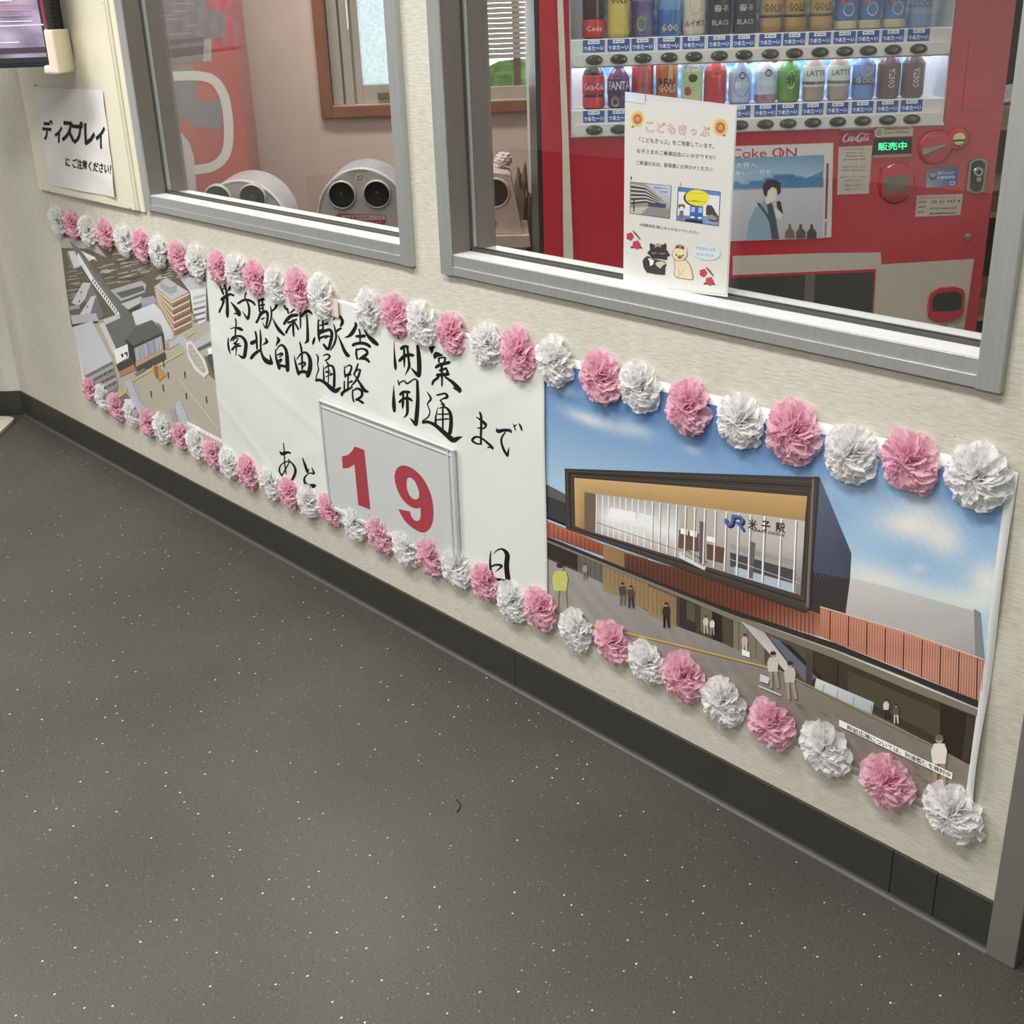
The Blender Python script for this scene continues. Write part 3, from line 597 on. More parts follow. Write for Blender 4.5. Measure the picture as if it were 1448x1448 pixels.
q([(172, 674), (280, 641), (392, 862), (240, 942)], [(190, 194, 206), (186, 190, 202), (192, 194, 204), (196, 198, 206)])
q([(240, 942), (392, 862), (425, 1000), (420, 1030), (330, 1075), (290, 1035)], (118, 118, 118))
for k in range(4): q([(243+k*16, 962+k*30), (395+k*8, 880+k*36), (398+k*8, 898+k*36), (250+k*16, 980+k*30)], (164, 164, 164) if k % 2 == 0 else (140, 140, 142))
for k in range(3):
    for i in range(5): q([(265+k*12+i*26, 972+k*32-i*14), (281+k*12+i*26, 963+k*32-i*14), (283+k*12+i*26, 976+k*32-i*14), (267+k*12+i*26, 986+k*32-i*14)], (86, 88, 92))
q([(150, 192), (205, 236), (300, 360), (532, 660), (500, 610), (440, 620), (330, 650), (430, 600), (290, 420), (205, 300)], (112, 116, 114)); q([(205, 240), (300, 360), (540, 660), (470, 735), (480, 768), (400, 802), (318, 655), (432, 604), (420, 560), (300, 400)], (102, 106, 103))
q([(202, 262), (282, 395), (430, 598), (414, 612), (272, 420), (194, 292)], (220, 222, 226))
for i in range(13): t = i/13; x = 285+t*140; y = 405+t*190; q([(x, y), (x+5, y+6), (x-1, y+22), (x-6, y+16)], (84, 86, 90))
q([(340, 632), (430, 600), (436, 624), (352, 662)], (186, 188, 184)); q([(318, 655), (345, 648), (415, 800), (400, 830), (385, 800)], (196, 198, 200))
q([(380, 470), (550, 418), (582, 440), (572, 482), (440, 532)], (164, 166, 170)); q([(410, 486), (560, 445), (572, 470), (445, 515)], (90, 92, 94)); q([(440, 545), (552, 505), (562, 532), (480, 578)], (180, 183, 190)); q([(480, 580), (545, 555), (550, 575), (495, 600)], (64, 64, 62))
q([(500, 592), (622, 543), (727, 650), (728, 742), (684, 748), (662, 660), (610, 636), (522, 665)], [(204, 208, 216), (206, 210, 218), (196, 200, 210), (186, 190, 202), (186, 190, 200), (200, 204, 212), (200, 204, 212), (198, 202, 212)]); q([(540, 520), (620, 500), (640, 540), (560, 560)], (150, 156, 170))
q([(745, 375), (910, 425), (912, 640), (872, 662), (838, 590), (822, 480)], (206, 209, 213)); q([(745, 375), (830, 400), (910, 425), (905, 460), (820, 470)], (178, 182, 188))
for k in range(5): q([(840, 508+k*32), (908, 490+k*32), (908, 502+k*32), (840, 522+k*32)], (112, 114, 118) if k > 1 else (160, 164, 168))
q([(622, 455), (722, 526), (737, 722), (640, 545)], (172, 136, 104)); q([(722, 526), (816, 482), (832, 672), (737, 722)], (146, 112, 84)); q([(622, 452), (690, 403), (816, 480), (722, 527)], (180, 183, 187)); q([(655, 432), (690, 400), (750, 438), (748, 480), (712, 494), (657, 458)], (150, 154, 160)); q([(690, 400), (750, 438), (714, 456), (656, 430)], (172, 176, 182))
for k in range(5): q([(722+k*3, 532+k*38), (818+k*3, 486+k*38), (818+k*3, 494+k*38), (722+k*3, 542+k*38)], (214, 200, 178)); q([(626+k*4, 462+k*16), (722+k*3, 532+k*38), (722+k*3, 541+k*38), (627+k*4, 470+k*16)], (214, 200, 178))
for k in range(4):
    for i in range(7): x = 732+k*3+i*12; y = 552+k*38-i*6; q([(x, y), (x+5, y-2), (x+5, y+14), (x, y+16)], (92, 74, 60))
q([(690, 772), (780, 714), (830, 770), (800, 802), (762, 762), (702, 800)], (176, 180, 190)); q([(835, 770), (940, 690), (945, 760), (862, 802)], (178, 180, 186)); q([(840, 802), (940, 752), (942, 770), (850, 815)], (104, 100, 88)); pb.line([(800, 735), (850, 700)], 5, (206, 190, 90))
q([(462, 736), (505, 702), (508, 682), (608, 634), (674, 702), (510, 778)], (92, 96, 96)); q([(462, 736), (510, 778), (522, 918), (480, 835)], (58, 58, 60)); q([(510, 780), (674, 704), (684, 800), (522, 884)], (70, 66, 62)); q([(512, 792), (664, 722), (674, 790), (524, 866)], (146, 156, 170))
for i in range(9): x = 525+i*16; pb.line([(x, 790-i*7), (x+8, 856-i*7)], 3, random.choice([(200, 204, 206), (90, 92, 98), (176, 150, 116)]))
q([(520, 868), (674, 792), (682, 812), (522, 896)], (182, 150, 108)); q([(522, 896), (684, 815), (690, 850), (530, 935)], (78, 74, 72)); q([(640, 650), (668, 680), (668, 700), (640, 668)], (112, 116, 118))
q([(400, 802), (476, 768), (484, 838), (416, 880)], (228, 230, 230)); q([(438, 826), (452, 820), (454, 840), (446, 843)], (30, 30, 32)); q([(456, 818), (476, 810), (478, 834), (470, 838), (468, 822), (458, 826)], (30, 30, 32))
q([(412, 884), (502, 838), (516, 880), (428, 922)], (72, 68, 66)); q([(428, 922), (512, 880), (522, 912), (434, 952)], (182, 116, 92)); q([(684, 770), (705, 760), (708, 790), (690, 800)], (196, 134, 106))
pb.line([(418, 1068), (466, 1032), (470, 1000), (505, 972), (610, 912), (780, 815)], 7, (214, 196, 96)); q([(515, 930), (570, 900), (575, 915), (520, 945)], (128, 120, 108))
q([(458, 976), (490, 955), (545, 1080), (605, 1165), (530, 1150), (480, 1105), (502, 1070)], (172, 177, 198)); q([(420, 1075), (470, 1040), (490, 1070), (440, 1105)], (120, 110, 92))
q([(800, 758), (828, 748), (900, 850), (936, 918), (902, 956), (850, 912), (808, 838)], (212, 212, 206)); q([(812, 770), (830, 768), (890, 860), (912, 918), (896, 930), (850, 885), (815, 820)], (168, 170, 160))
for i in range(5): pb.line([(822+i*14, 800+i*24), (846+i*13, 790+i*26)], 2.5, (220, 220, 214))
q([(740, 1100), (764, 1078), (800, 1150), (828, 1252), (790, 1222), (752, 1150)], (180, 185, 205)); q([(712, 1130), (735, 1118), (752, 1202), (725, 1192)], (150, 156, 178))
for i in range(7): pb.line([(752+i*9, 1110+i*20), (775+i*8, 1105+i*20)], 2, (140, 146, 166))
q([(612, 885), (650, 888), (690, 940), (652, 975), (626, 948)], (196, 144, 74)); q([(622, 890), (645, 892), (650, 965), (632, 950)], (150, 104, 52)); q([(905, 850), (940, 812), (968, 965), (930, 920)], (74, 82, 92)); q([(900, 830), (912, 836), (968, 975), (930, 940)], (104, 122, 76)); q([(918, 795), (945, 785), (955, 820), (925, 825)], (232, 232, 230))
for x, y in ((605, 1050), (672, 1015), (700, 945), (792, 942), (800, 1060), (912, 1080), (675, 880)): pb.line([(x, y-14), (x+3, y+14)], 5, (60, 58, 54)); pb.ell(x, y-18, 4, 4, (40, 38, 36), 8)
pb.line([(760, 960), (980, 1240)], 5, (200, 194, 178))
q([(805, 1193), (1002, 1298), (1002, 1318), (806, 1216)], (232, 232, 226)); pb.text('このパースはイメージです', [(815, 1203), (990, 1298), (990, 1310), (815, 1216)], (90, 88, 84), 0, 1)
q([(850, 1300), (1012, 1372), (1012, 1392), (856, 1318)], (232, 232, 226)); pb.text('駅前広場については検討中', [(870, 1314), (1004, 1374), (1004, 1386), (870, 1326)], (60, 58, 56), 0, 1)
pb.build('printed_picture', PRINT, lp)
# ---- middle sheet with brush lettering
FOLDS = [(.55, .84, 1.36, .016, .0012), (.62, .78, 1.62, .02, .0011), (.5, .87, 1.05, .014, .0010), (.3, .95, .30, .018, .0010), (-.4, .92, -1.25, .016, .0009), (.7, .7, 1.05, .02, .0009)]
def wave(X, Z): return .0008+.0010*(1+sin(X*9+Z*15))+.0007*(1+sin(X*21-Z*11+1.3))+sum(h*math.exp(-((X*a+Z*b+c)/w)**2) for a, b, c, w, h in FOLDS)
V, F = sheet('p', [(291, top(291)), (772, top(772)), (777, bot(777)), (319, bot(319))], .0004, .0022, wave, 170, 76)
cp = tag(mobj('countdown_banner', V, F, PAPER, smooth=True), 'white paper banner middle with black brush-written Japanese lettering', 'banner')
def Wc(x, y): p = wallp(x, y); return Vector((p.x, -(.0026+wave(p.x, p.z)), p.z))
INK = (26, 26, 26)
pb = PB(Wc, NW, 4e-6, 1.0, 0.)
K = {}
K[(300, 390, 14.48)] = [[(185,205,20),(230,290,45),(262,375,40)],[(290,180,30),(320,280,45),(335,400,60),(345,600,60),(345,750,70),(352,840,40)],[(405,205,30),(392,260,62),(362,300,25)],[(225,480,70),(300,425,75),(400,370,50),(480,395,45)],[(245,270,25),(300,240,25)],[(270,500,60),(240,600,40),(195,690,45),(180,740,40)],[(420,535,20),(500,630,60),(570,740,95),(590,800,70)],[(470,762,12),(560,770,50)],
 [(735,340,40),(715,390,30),(705,450,30)],[(560,560,45),(590,540,45),(680,490,50),(780,490,55),(870,535,50),(910,590,40)],[(745,500,30),(785,620,45),(790,750,50),(765,870,55)],[(760,880,50),(710,810,35),(655,720,10)]]
K[(360, 410, 14.48)] = [[(120,140,25),(120,250,35),(130,380,40),(140,440,40)],[(130,215,40),(190,180,55),(235,190,40)],[(150,310,40),(235,295,45)],[(195,200,35),(205,400,40)],[(150,375,30),(215,360,30)],[(140,500,70),(220,440,70),(290,450,60),(300,560,50),(280,680,45),(255,770,40),(190,660,12)],[(150,490,60),(110,580,50),(65,660,50)],[(180,590,40),(240,560,20)],
 [(495,270,70),(470,350,50),(400,420,35)],[(360,320,15),(380,420,35),(375,560,35),(335,690,35),(290,790,20)],[(400,560,12),(470,700,50),(550,820,75),(650,915,45)],
 [(655,315,50),(690,390,40)],[(715,365,40),(740,470,40)],[(860,390,40),(780,460,30)],[(645,690,50),(700,610,70),(800,520,75),(930,500,60)],[(730,660,40),(830,630,45),(910,590,40)],[(840,600,45),(840,800,45),(850,935,35)],[(800,690,45),(720,800,45),(690,870,50)],[(870,650,35),(930,760,40),(950,800,30)],[(980,430,30),(990,600,35),(990,770,25)],[(1000,540,40),(1060,470,55),(1150,420,60),(1225,485,30)],[(1115,490,30),(1130,700,45),(1135,1000,60),(1110,1050,50),(1070,1085,10)]]
K[(440, 430, 13.164)] = [[(175,235,25),(170,400,35),(180,580,45),(195,690,20)],[(180,290,45),(230,240,50),(310,245,50)],[(200,390,30),(270,370,30),(340,350,50)],[(190,480,25),(270,450,25)],[(250,270,30),(255,400,35),(260,480,30)],[(190,530,60),(290,490,55),(380,470,55),(420,540,60),(400,680,60),(350,830,55),(270,740,45)],[(190,630,40),(290,590,40),(380,590,30)],[(290,630,20),(340,610,20)],[(110,605,20),(90,670,50),(70,740,25)],[(455,285,25),(470,255,25)],[(510,225,40),(555,220,50),(605,290,55),(605,350,60),(580,400,40)],[(590,440,40),(540,470,45),(500,510,40)],[(455,370,20),(485,470,35),(500,600,40),(460,740,40),(395,850,20)],[(535,570,15),(600,720,45),(660,860,65),(720,940,75),(750,945,50)],
 [(850,340,40),(860,400,60),(800,520,75),(730,590,50),(660,612,10)],[(1010,460,15),(1080,570,50),(1170,660,85),(1250,730,70),(1280,755,35)],[(920,460,30),(940,540,35),(945,700,30)],[(870,590,50),(940,590,60),(1030,585,60)],[(815,755,65),(880,725,55),(1000,720,60),(1080,745,60),(1130,785,55)],[(880,820,30),(880,920,40),(905,1020,30)],[(890,840,35),(980,820,35),(1060,850,50),(1080,910,50),(1020,960,60),(940,1010,40)],[(960,1000,40),(1060,1010,60),(1120,1070,40)]]
K[(310, 440, 13.164)] = [[(330,130,25),(345,220,28),(335,330,28),(330,440,28)],[(240,320,20),(320,300,25),(400,315,60),(455,345,50)],[(205,480,15),(205,600,35),(225,700,35),(255,790,12)],[(245,550,20),(290,480,40),(380,455,40),(460,480,50),(520,580,60),(515,720,65),(485,855,60),(390,800,15)],[(290,540,30),(320,500,25),(380,500,20)],[(310,600,40),(350,560,30),(385,510,15)],[(280,710,40),(330,650,40),(430,640,35)],[(340,570,25),(350,700,25),(350,820,12)],[(330,610,30),(400,600,30)],
 [(695,375,35),(715,480,40),(725,700,35)],[(625,590,80),(715,545,60)],[(620,870,60),(680,790,60),(780,720,50)],[(785,340,20),(795,500,40),(795,700,35),(830,830,50),(900,920,90),(1000,960,80)],[(1000,960,60),(985,880,40),(965,790,8)],[(885,490,20),(910,560,60),(880,590,40),(825,625,8)],
 [(1110,470,20),(1140,530,65),(1110,590,40),(1085,640,10)],[(1075,700,20),(1085,850,40),(1120,960,60),(1150,1060,60)],[(1095,720,15),(1140,650,30),(1210,625,45),(1280,720,60),(1300,900,75),(1305,1100,70)],[(1110,810,25),(1190,780,45),(1210,800,30),(1150,850,20)],[(1130,920,30),(1190,890,45),(1150,960,20)],[(1130,1000,60),(1210,1010,50),(1300,1030,60)]]
K[(410, 480, 12.067)] = [[(205,30,20),(225,110,35),(240,230,35),(240,500,30)],[(105,265,10),(130,400,35),(160,520,50),(180,590,45)],[(150,330,15),(220,240,30),(310,215,40),(375,320,60),(375,480,75),(330,620,70)],[(180,415,25),(270,385,40),(295,410,30),(250,460,25)],[(170,560,50),(260,540,55),(350,570,60)],
 [(485,240,15),(515,300,30),(505,420,18),(520,500,25),(490,590,18),(470,660,20)],[(595,270,12),(660,245,30),(710,270,35),(690,320,30),(630,350,20)],[(650,360,20),(690,420,35)],[(605,440,10),(605,560,25),(610,680,35)],[(620,490,15),(690,440,30),(760,450,40),(790,560,45),(785,800,50)],[(690,430,20),(690,600,20),(685,730,18)],[(630,545,15),(760,580,25)],[(640,625,15),(750,590,25)],[(640,540,20),(720,530,20)],[(475,690,50),(540,685,50),(640,740,60),(740,830,80),(810,870,75),(860,840,60),(905,810,20)],
 [(965,440,12),(970,560,30),(980,640,25)],[(970,480,12),(1040,430,25),(1090,460,35),(1050,570,35),(980,600,40)],[(1000,610,35),(1080,585,30)],[(1030,590,25),(1030,830,35)],[(1040,730,20),(1100,700,40)],[(965,700,25),(965,850,30)],[(925,950,35),(925,915,55),(960,880,50),(1030,840,45),(1110,800,20)],[(1205,400,25),(1180,480,35),(1130,590,30)],[(1150,540,25),(1220,500,30),(1240,530,35),(1180,670,40),(1080,790,15)],[(1140,590,20),(1240,740,45),(1310,850,65),(1380,880,30)],[(1110,850,25),(1110,960,30),(1130,1050,30)],[(1120,860,20),(1200,825,40),(1270,880,45),(1260,960,45),(1170,1020,40)],[(1180,1000,35),(1290,1070,45)]]
K[(545, 470, 12.067)] = [[(175,150,8),(180,350,25),(195,560,50),(200,635,20)],[(230,20,20),(262,90,50)],[(262,90,40),(300,40,12)],[(345,10,20),(368,50,10)],[(575,220,50),(590,350,70),(600,550,80),(595,730,70)],[(595,740,60),(540,690,55),(450,590,10)],[(295,270,60),(350,235,55),(410,240,50)],[(265,480,50),(330,410,60),(420,375,60),(500,385,50)],[(345,280,35),(345,450,40),(345,590,15)],[(400,250,40),(420,450,40),(425,580,45),(360,720,8)],
 [(778,205,15),(815,270,80),(820,340,30)],[(830,250,70),(885,240,15)],[(870,430,40),(900,370,95),(1010,385,25)],[(940,430,35),(945,500,35)],[(950,430,25),(1050,420,35),(1040,490,35)],[(890,590,50),(960,545,60),(1130,500,55)],[(960,640,50),(1080,600,35)],[(990,540,45),(995,700,40),(995,905,28)],[(910,720,60),(1000,715,60),(1110,700,60)],[(1080,620,35),(1100,690,50)],[(930,760,50),(850,820,45),(825,880,40)],[(1050,750,30),(1180,840,60),(1290,960,85),(1300,1000,60)],[(1185,935,10),(1260,960,60)]]
K[(545, 520, 12.067)] = [[(170,300,8),(170,450,35),(175,620,65),(185,735,45)],[(235,200,15),(262,285,30)],[(265,250,25),(340,215,25),(395,262,30),(520,185,25),(575,240,45)],[(565,230,45),(575,500,60),(565,800,75),(555,960,65)],[(555,960,60),(520,920,50),(450,845,8)],[(280,450,50),(330,405,45),(430,410,50)],[(265,580,40),(340,520,50),(430,520,50),(480,560,30)],[(330,430,30),(325,600,45),(320,690,15)],[(395,430,30),(400,600,50),(400,770,45),(340,845,8)],
 [(735,405,15),(800,520,40),(745,610,22),(790,740,22),(760,830,25),(670,890,20)],[(905,460,30),(1050,430,35),(1085,490,50),(1010,520,25),(960,550,20)],[(970,555,25),(1040,630,35)],[(1030,625,25),(970,610,15)],[(925,665,8),(890,850,30),(890,980,45)],[(950,680,15),(1060,665,35),(1140,760,55),(1150,950,65),(1130,1110,65)],[(1015,640,30),(1010,1050,30)],[(920,780,20),(1110,780,25)],[(890,880,25),(1110,860,25)],[(675,920,60),(760,915,50),(880,970,60),(1050,1110,80),(1180,1220,90),(1250,1200,70),(1335,1165,15)]]
K[(650, 560, 14.48)] = [[(450,320,40),(475,400,50),(475,600,50),(465,800,45),(465,980,40)],[(380,420,20),(470,480,45),(550,550,65),(570,595,45),(520,650,35),(400,640,25)],[(470,965,30),(380,965,35),(290,900,50),(330,840,50),(400,825,40),(490,860,40),(600,950,50),(690,1040,60),(700,1075,40)],[(585,1050,8),(670,1030,50)],
 [(795,665,40),(825,710,80),(950,685,60),(1070,695,60),(1085,735,35)],[(970,725,25),(890,850,40),(890,960,45),(940,1100,55),(1010,1215,50)],[(1012,1215,45),(1025,1130,40),(1045,1040,8)],[(1135,550,12),(1180,680,30)],[(1150,605,40),(1215,570,10)],[(1250,545,15),(1290,610,45),(1315,690,30)]]
K[(380, 600, 14.48)] = [[(270,530,12),(310,590,60),(370,575,75),(440,560,45),(485,575,40)],[(347,375,20),(365,560,25),(375,800,25),(395,1005,25)],[(450,700,25),(470,745,25),(400,880,25),(305,1040,30)],[(305,1040,30),(260,940,35),(290,830,25),(390,755,25),(490,755,30),(570,860,45),(580,980,55),(510,1130,50),(415,1210,8)],
 [(735,675,20),(790,850,55),(830,970,50)],[(865,905,20),(835,960,30)],[(920,880,20),(970,990,45)],[(960,1000,40),(880,985,25),(820,1020,25),(765,1100,40),(790,1200,60),(880,1250,90),(980,1245,85)]]
K[(670, 750, 12.067)] = [[(330,330,12),(320,450,30),(320,600,40),(345,740,60),(390,830,50)],[(380,380,8),(440,320,20),(530,305,35),(610,400,80),(600,600,85),(640,890,80),(690,945,12)],[(340,600,30),(420,570,35),(520,590,40),(405,690,6)],[(380,820,45),(470,820,45),(600,850,50)]]
for ((ox, oy, sc), sts), cnt in zip(K.items(), ((8, 4), (11, 11), (14, 8), (9, 6, 6), (5, 10, 13), (10, 13), (9, 10), (4, 6), (4, 4), (4,))):
    assert sum(cnt) == len(sts), (ox, oy, len(sts)); i = 0
    for c in cnt:
        pb = PB(Wc, NW, 4e-6, 1.0, 0.).at(ox, oy, sc)
        for st in sts[i:i+c]: pb.stroke(st, INK)
        pb.build('brush_character', PRINTM, cp); i += c
# ---- countdown card in a clear case
cc = thing('countdown_case', 'clear plastic case holding a grey sheet with red number 19', 'number case', wallp(555, 770, 0)); 
CZ = [(459, 566), (647, 634), (655, 803), (486, 716)]
q4 = [wallp(*p) for p in CZ]; zc1 = (q4[0].z+q4[1].z)/2; zc0 = (q4[2].z+q4[3].z)/2; xc0 = q4[0].x; xc1 = (q4[1].x+q4[2].x)/2
MB().box(xc0, xc1, -.0125, -.0085, zc0, zc1, .0006).build('inner_sheet', pm('grey insert sheet', (204, 208, 208), .25, var=.03, scale=7, coat=.3), cc)
CLR = pm('clear plastic rim', (202, 206, 208), .15, var=.08, scale=10, coat=.6)
for a, b, c, d in ((xc0-.002, xc0+.003, zc0, zc1), (xc1-.001, xc1+.004, zc0, zc1), (xc0-.004, xc1+.006, zc1-.001, zc1+.003), (xc0-.004, xc1+.006, zc0-.005, zc0+.003)): MB().box(a, b, -.0165, -.0075, c, d, .001).build('case_rim', CLR, cc)
MB().box(xc1-.017, xc1-.0125, -.0155, -.0126, zc0, zc1, .0008).build('case_rib', CLR, cc); MB().box(xc0, xc1, -.0148, -.0126, zc1-.014, zc1-.011, .0008).build('case_rib', CLR, cc)
pb = PB(lambda x, y: (lambda p: Vector((p.x, -.0128, p.z)))(wallp(x, y)), NW, 2e-5, 1.15).at(450, 560, 6.033)
RED = (176, 50, 62)
one = PB(pb.m, NW, 2e-5, 1.15).at(450, 560, 6.033)
one.poly([(240, 503), (290, 492), (330, 455), (350, 418), (432, 447), (458, 700), (483, 955), (380, 915), (347, 570), (300, 600), (248, 606)], RED)
one.build('red_digit', PRINT, cc)
def sm(P): return [p[:2] for p in smoothline([(x, y, 0) for x, y in P], 3)][:-1]
o9 = [(722, 950), (822, 970)]+sm([(822, 970), (835, 1015), (870, 1050), (905, 1040), (914, 990), (910, 935)])[1:]+sm([(910, 935), (870, 945), (800, 910), (740, 840), (700, 740), (692, 660), (715, 600), (765, 579), (830, 597), (900, 650), (960, 730), (1005, 840), (1023, 960), (1015, 1060), (990, 1115), (950, 1147), (900, 1142), (830, 1100), (770, 1040), (722, 950)])
pb.poly(o9, RED, holes=[sm([(793, 720), (802, 688), (828, 682), (862, 710), (890, 770), (901, 830), (890, 862), (855, 866), (820, 835), (797, 780), (793, 720)])])
pb.build('red_digit', PRINT, cc)
MB().box(xc0, xc1, -.0085, -.0078, zc0, zc1).build('case_back', CLR, cc)
# ================================================================== TISSUE PAPER FLOWERS
def tissue(name, rgb):
    m = bpy.data.materials.new(name); m.use_nodes = True; nt = m.node_tree; N = nt.nodes; L = nt.links; b = N['Principled BSDF']
    out = [n for n in N if n.type == 'OUTPUT_MATERIAL'][0]
    tc = N.new('ShaderNodeTexCoord'); no = N.new('ShaderNodeTexNoise'); no.inputs['Scale'].default_value = 70; no.inputs['Detail'].default_value = 4; L.new(tc.outputs['Object'], no.inputs['Vector'])
    cr = N.new('ShaderNodeValToRGB'); c = lin(rgb, 1.3); cr.color_ramp.elements[0].position = .3; cr.color_ramp.elements[0].color = tuple(v*.96 for v in c)+(1,); cr.color_ramp.elements[1].position = .7; cr.color_ramp.elements[1].color = tuple(min(.97, v*1.04) for v in c)+(1,)
    L.new(no.outputs['Fac'], cr.inputs[0]); L.new(cr.outputs[0], b.inputs['Base Color']); b.inputs['Roughness'].default_value = .8; b.inputs['Specular IOR Level'].default_value = .15
    bp = N.new('ShaderNodeBump'); bp.inputs['Strength'].default_value = .5; bp.inputs['Distance'].default_value = .001; L.new(no.outputs['Fac'], bp.inputs['Height']); L.new(bp.outputs[0], b.inputs['Normal'])
    t = N.new('ShaderNodeBsdfTranslucent'); L.new(cr.outputs[0], t.inputs[0])
    mi = N.new('ShaderNodeMixShader'); mi.inputs[0].default_value = .5; L.new(b.outputs[0], mi.inputs[1]); L.new(t.outputs[0], mi.inputs[2]); L.new(mi.outputs[0], out.inputs[0]); return m
TP = tissue('pink tissue', (255, 187, 200)); TW = tissue('white tissue', (252, 252, 249))
def flower_mesh(seed, mat):
    rg = random.Random(seed); V = []; F = []; R = .5
    nl = 8
    for L_ in range(nl):
        a0 = radians(88-L_*76/(nl-1)); n = 66; m = 6
        Rl = R*(1-.05*L_)*(1 if L_ < 5 else .94)
        ks = [(rg.randint(3, 6), rg.random()*6.28, .17), (rg.randint(8, 13), rg.random()*6.28, .17), (rg.randint(16, 23), rg.random()*6.28, .09)]
        rs = [(rg.randint(2, 4), rg.random()*6.28, .05), (rg.randint(5, 9), rg.random()*6.28, .045), (rg.randint(20, 30), rg.random()*6.28, .02)]
        cx, cy = rg.uniform(-.05, .05), rg.uniform(-.05, .05); base = len(V)
        for j in range(m+1):
            t = .12+.88*j/m
            for i in range(n):
                th = 2*pi*i/n
                al = a0+(sum(A*sin(k*th+p+t*1.7) for k, p, A in ks)+rg.uniform(-.05, .05))*t**1.1*(1.25 if L_ > 1 else .8)
                al = min(al, radians(93)); rho = Rl*t*(1+sum(A*sin(k*th+p) for k, p, A in rs)*t**2)
                th2 = th+.10*sin(ks[1][0]*th*.5+p_ if False else ks[2][0]*th)*t*.3
                V.append((rho*sin(al)*cos(th2)+cx*(1-t)*.3, -max(rho*cos(al)*.80, -.02)-.04, rho*sin(al)*sin(th2)+cy*(1-t)*.3))
        for j in range(m):
            for i in range(n): k = (i+1) % n; F.append((base+j*n+i, base+j*n+k, base+(j+1)*n+k, base+(j+1)*n+i))
    me = bpy.data.meshes.new('tissue_flower'); me.from_pydata(V, [], F); me.materials.append(mat)
    me.polygons.foreach_set('use_smooth', [False]*len(F)); me.update(); return me
FP = [flower_mesh(100+i, TP) for i in range(8)]; FW = [flower_mesh(200+i, TW) for i in range(8)]
TOPF = [(77,313,'w'),(98,318,'p'),(118,327,'w'),(144,332,'p'),(169,341,'w'),(195,348,'p'),(219,357,'w'),(246,365,'p'),(272,371,'w'),(304,380,'p'),(328,385,'w'),(355,395,'p'),(384,404,'w'),(417,411,'p'),(449,421,'w'),(515,440,'w'),(553,447,'p'),(591,459,'w'),(633,474,'p'),(682,489,'w'),(727,503,'p'),(779,513,'w'),(844,536,'p'),(899,549,'w'),(968,578,'p'),(1041,598,'w'),(1116,614,'p'),(1197,645,'w'),(1281,656,'p'),(1378,677,'w')]
BOTF = [(123,552,'p'),(141,563,'w'),(160,577,'p'),(181,585,'w'),(204,599,'p'),(225,607,'w'),(250,618,'p'),(273,629,'w'),(296,644,'p'),(319,657,'w'),(346,669,'p'),(377,685,'w'),(404,699,'p'),(431,711,'w'),(461,722,'p'),(497,742,'w'),(532,757,'p'),(569,777,'w'),(604,788,'p'),(640,804,'w'),(681,826,'p'),(719,853,'w'),(759,864,'p'),(809,893,'w'),(861,911,'p'),(910,940,'w'),(961,960,'p'),(1017,996,'w'),(1086,1027,'p'),(1162,1062,'w'),(1250,1109,'p'),(1343,1153,'w')]
ORD = ['', 'first', 'second', 'third', 'fourth', 'fifth', 'sixth', 'seventh', 'eighth', 'ninth', 'tenth', 'eleventh', 'twelfth', 'thirteenth', 'fourteenth', 'fifteenth', 'sixteenth']
for rowname, row in (('upper', TOPF), ('lower', BOTF)):
    cnt = {'p': 0, 'w': 0}; tot = {c: sum(1 for f in row if f[2] == c) for c in 'pw'}
    for i, (x, y, c) in enumerate(row):
        cnt[c] += 1; me = random.choice(FP if c == 'p' else FW)
        o = bpy.data.objects.new('tissue_flower', me); COL.objects.link(o)
        pz = wallp(x, y, -.018); s = .095*random.uniform(.95, 1.06)*(1.0 if x > 330 else .97)
        o.location = (pz.x, -.0035, pz.z); o.scale = (s*random.uniform(.95, 1.04), s*random.uniform(.68, .82), s*random.uniform(.92, 1.06)); o.rotation_euler = (0, random.random()*6.28, 0)
        cn = 'pink' if c == 'p' else 'white'
        where = {1: 'leftmost', tot[c]: 'rightmost'}.get(cnt[c]) or (ORD[cnt[c]]+' from left')
        tag(o, f"{cn} tissue paper flower, {where}{' of the' if 'most' in where else ' among the'} {cn} ones on the banner's {rowname} edge", 'paper flower', f'{cn} tissue flowers on the {rowname} edge')
# tape stubs on the edge
p = wallp(478, 434); tp = MB().box(p.x-.017, p.x+.013, -.0092, -.0086, p.z-.02, p.z+.02).build('tape_piece', pm('pink tinted tape', (232, 205, 200), .3, var=.05)); tag(tp, 'faint pink tape stub in the gap between upper edge flowers', 'tape')
for (x, y, lab) in ((1236, 637, 'clear tape tab between last upper pink flower and the white one before it'), (1424, 683, 'clear tape tab at the upper right corner of the station picture')):
    p = wallp(x, y); tag(MB().box(p.x-.012, p.x+.012, -.0032, -.0026, p.z-.006, p.z+.006).build('tape_tab', pm('clear tape', (196, 208, 220), .15, coat=.5)), lab, 'tape')
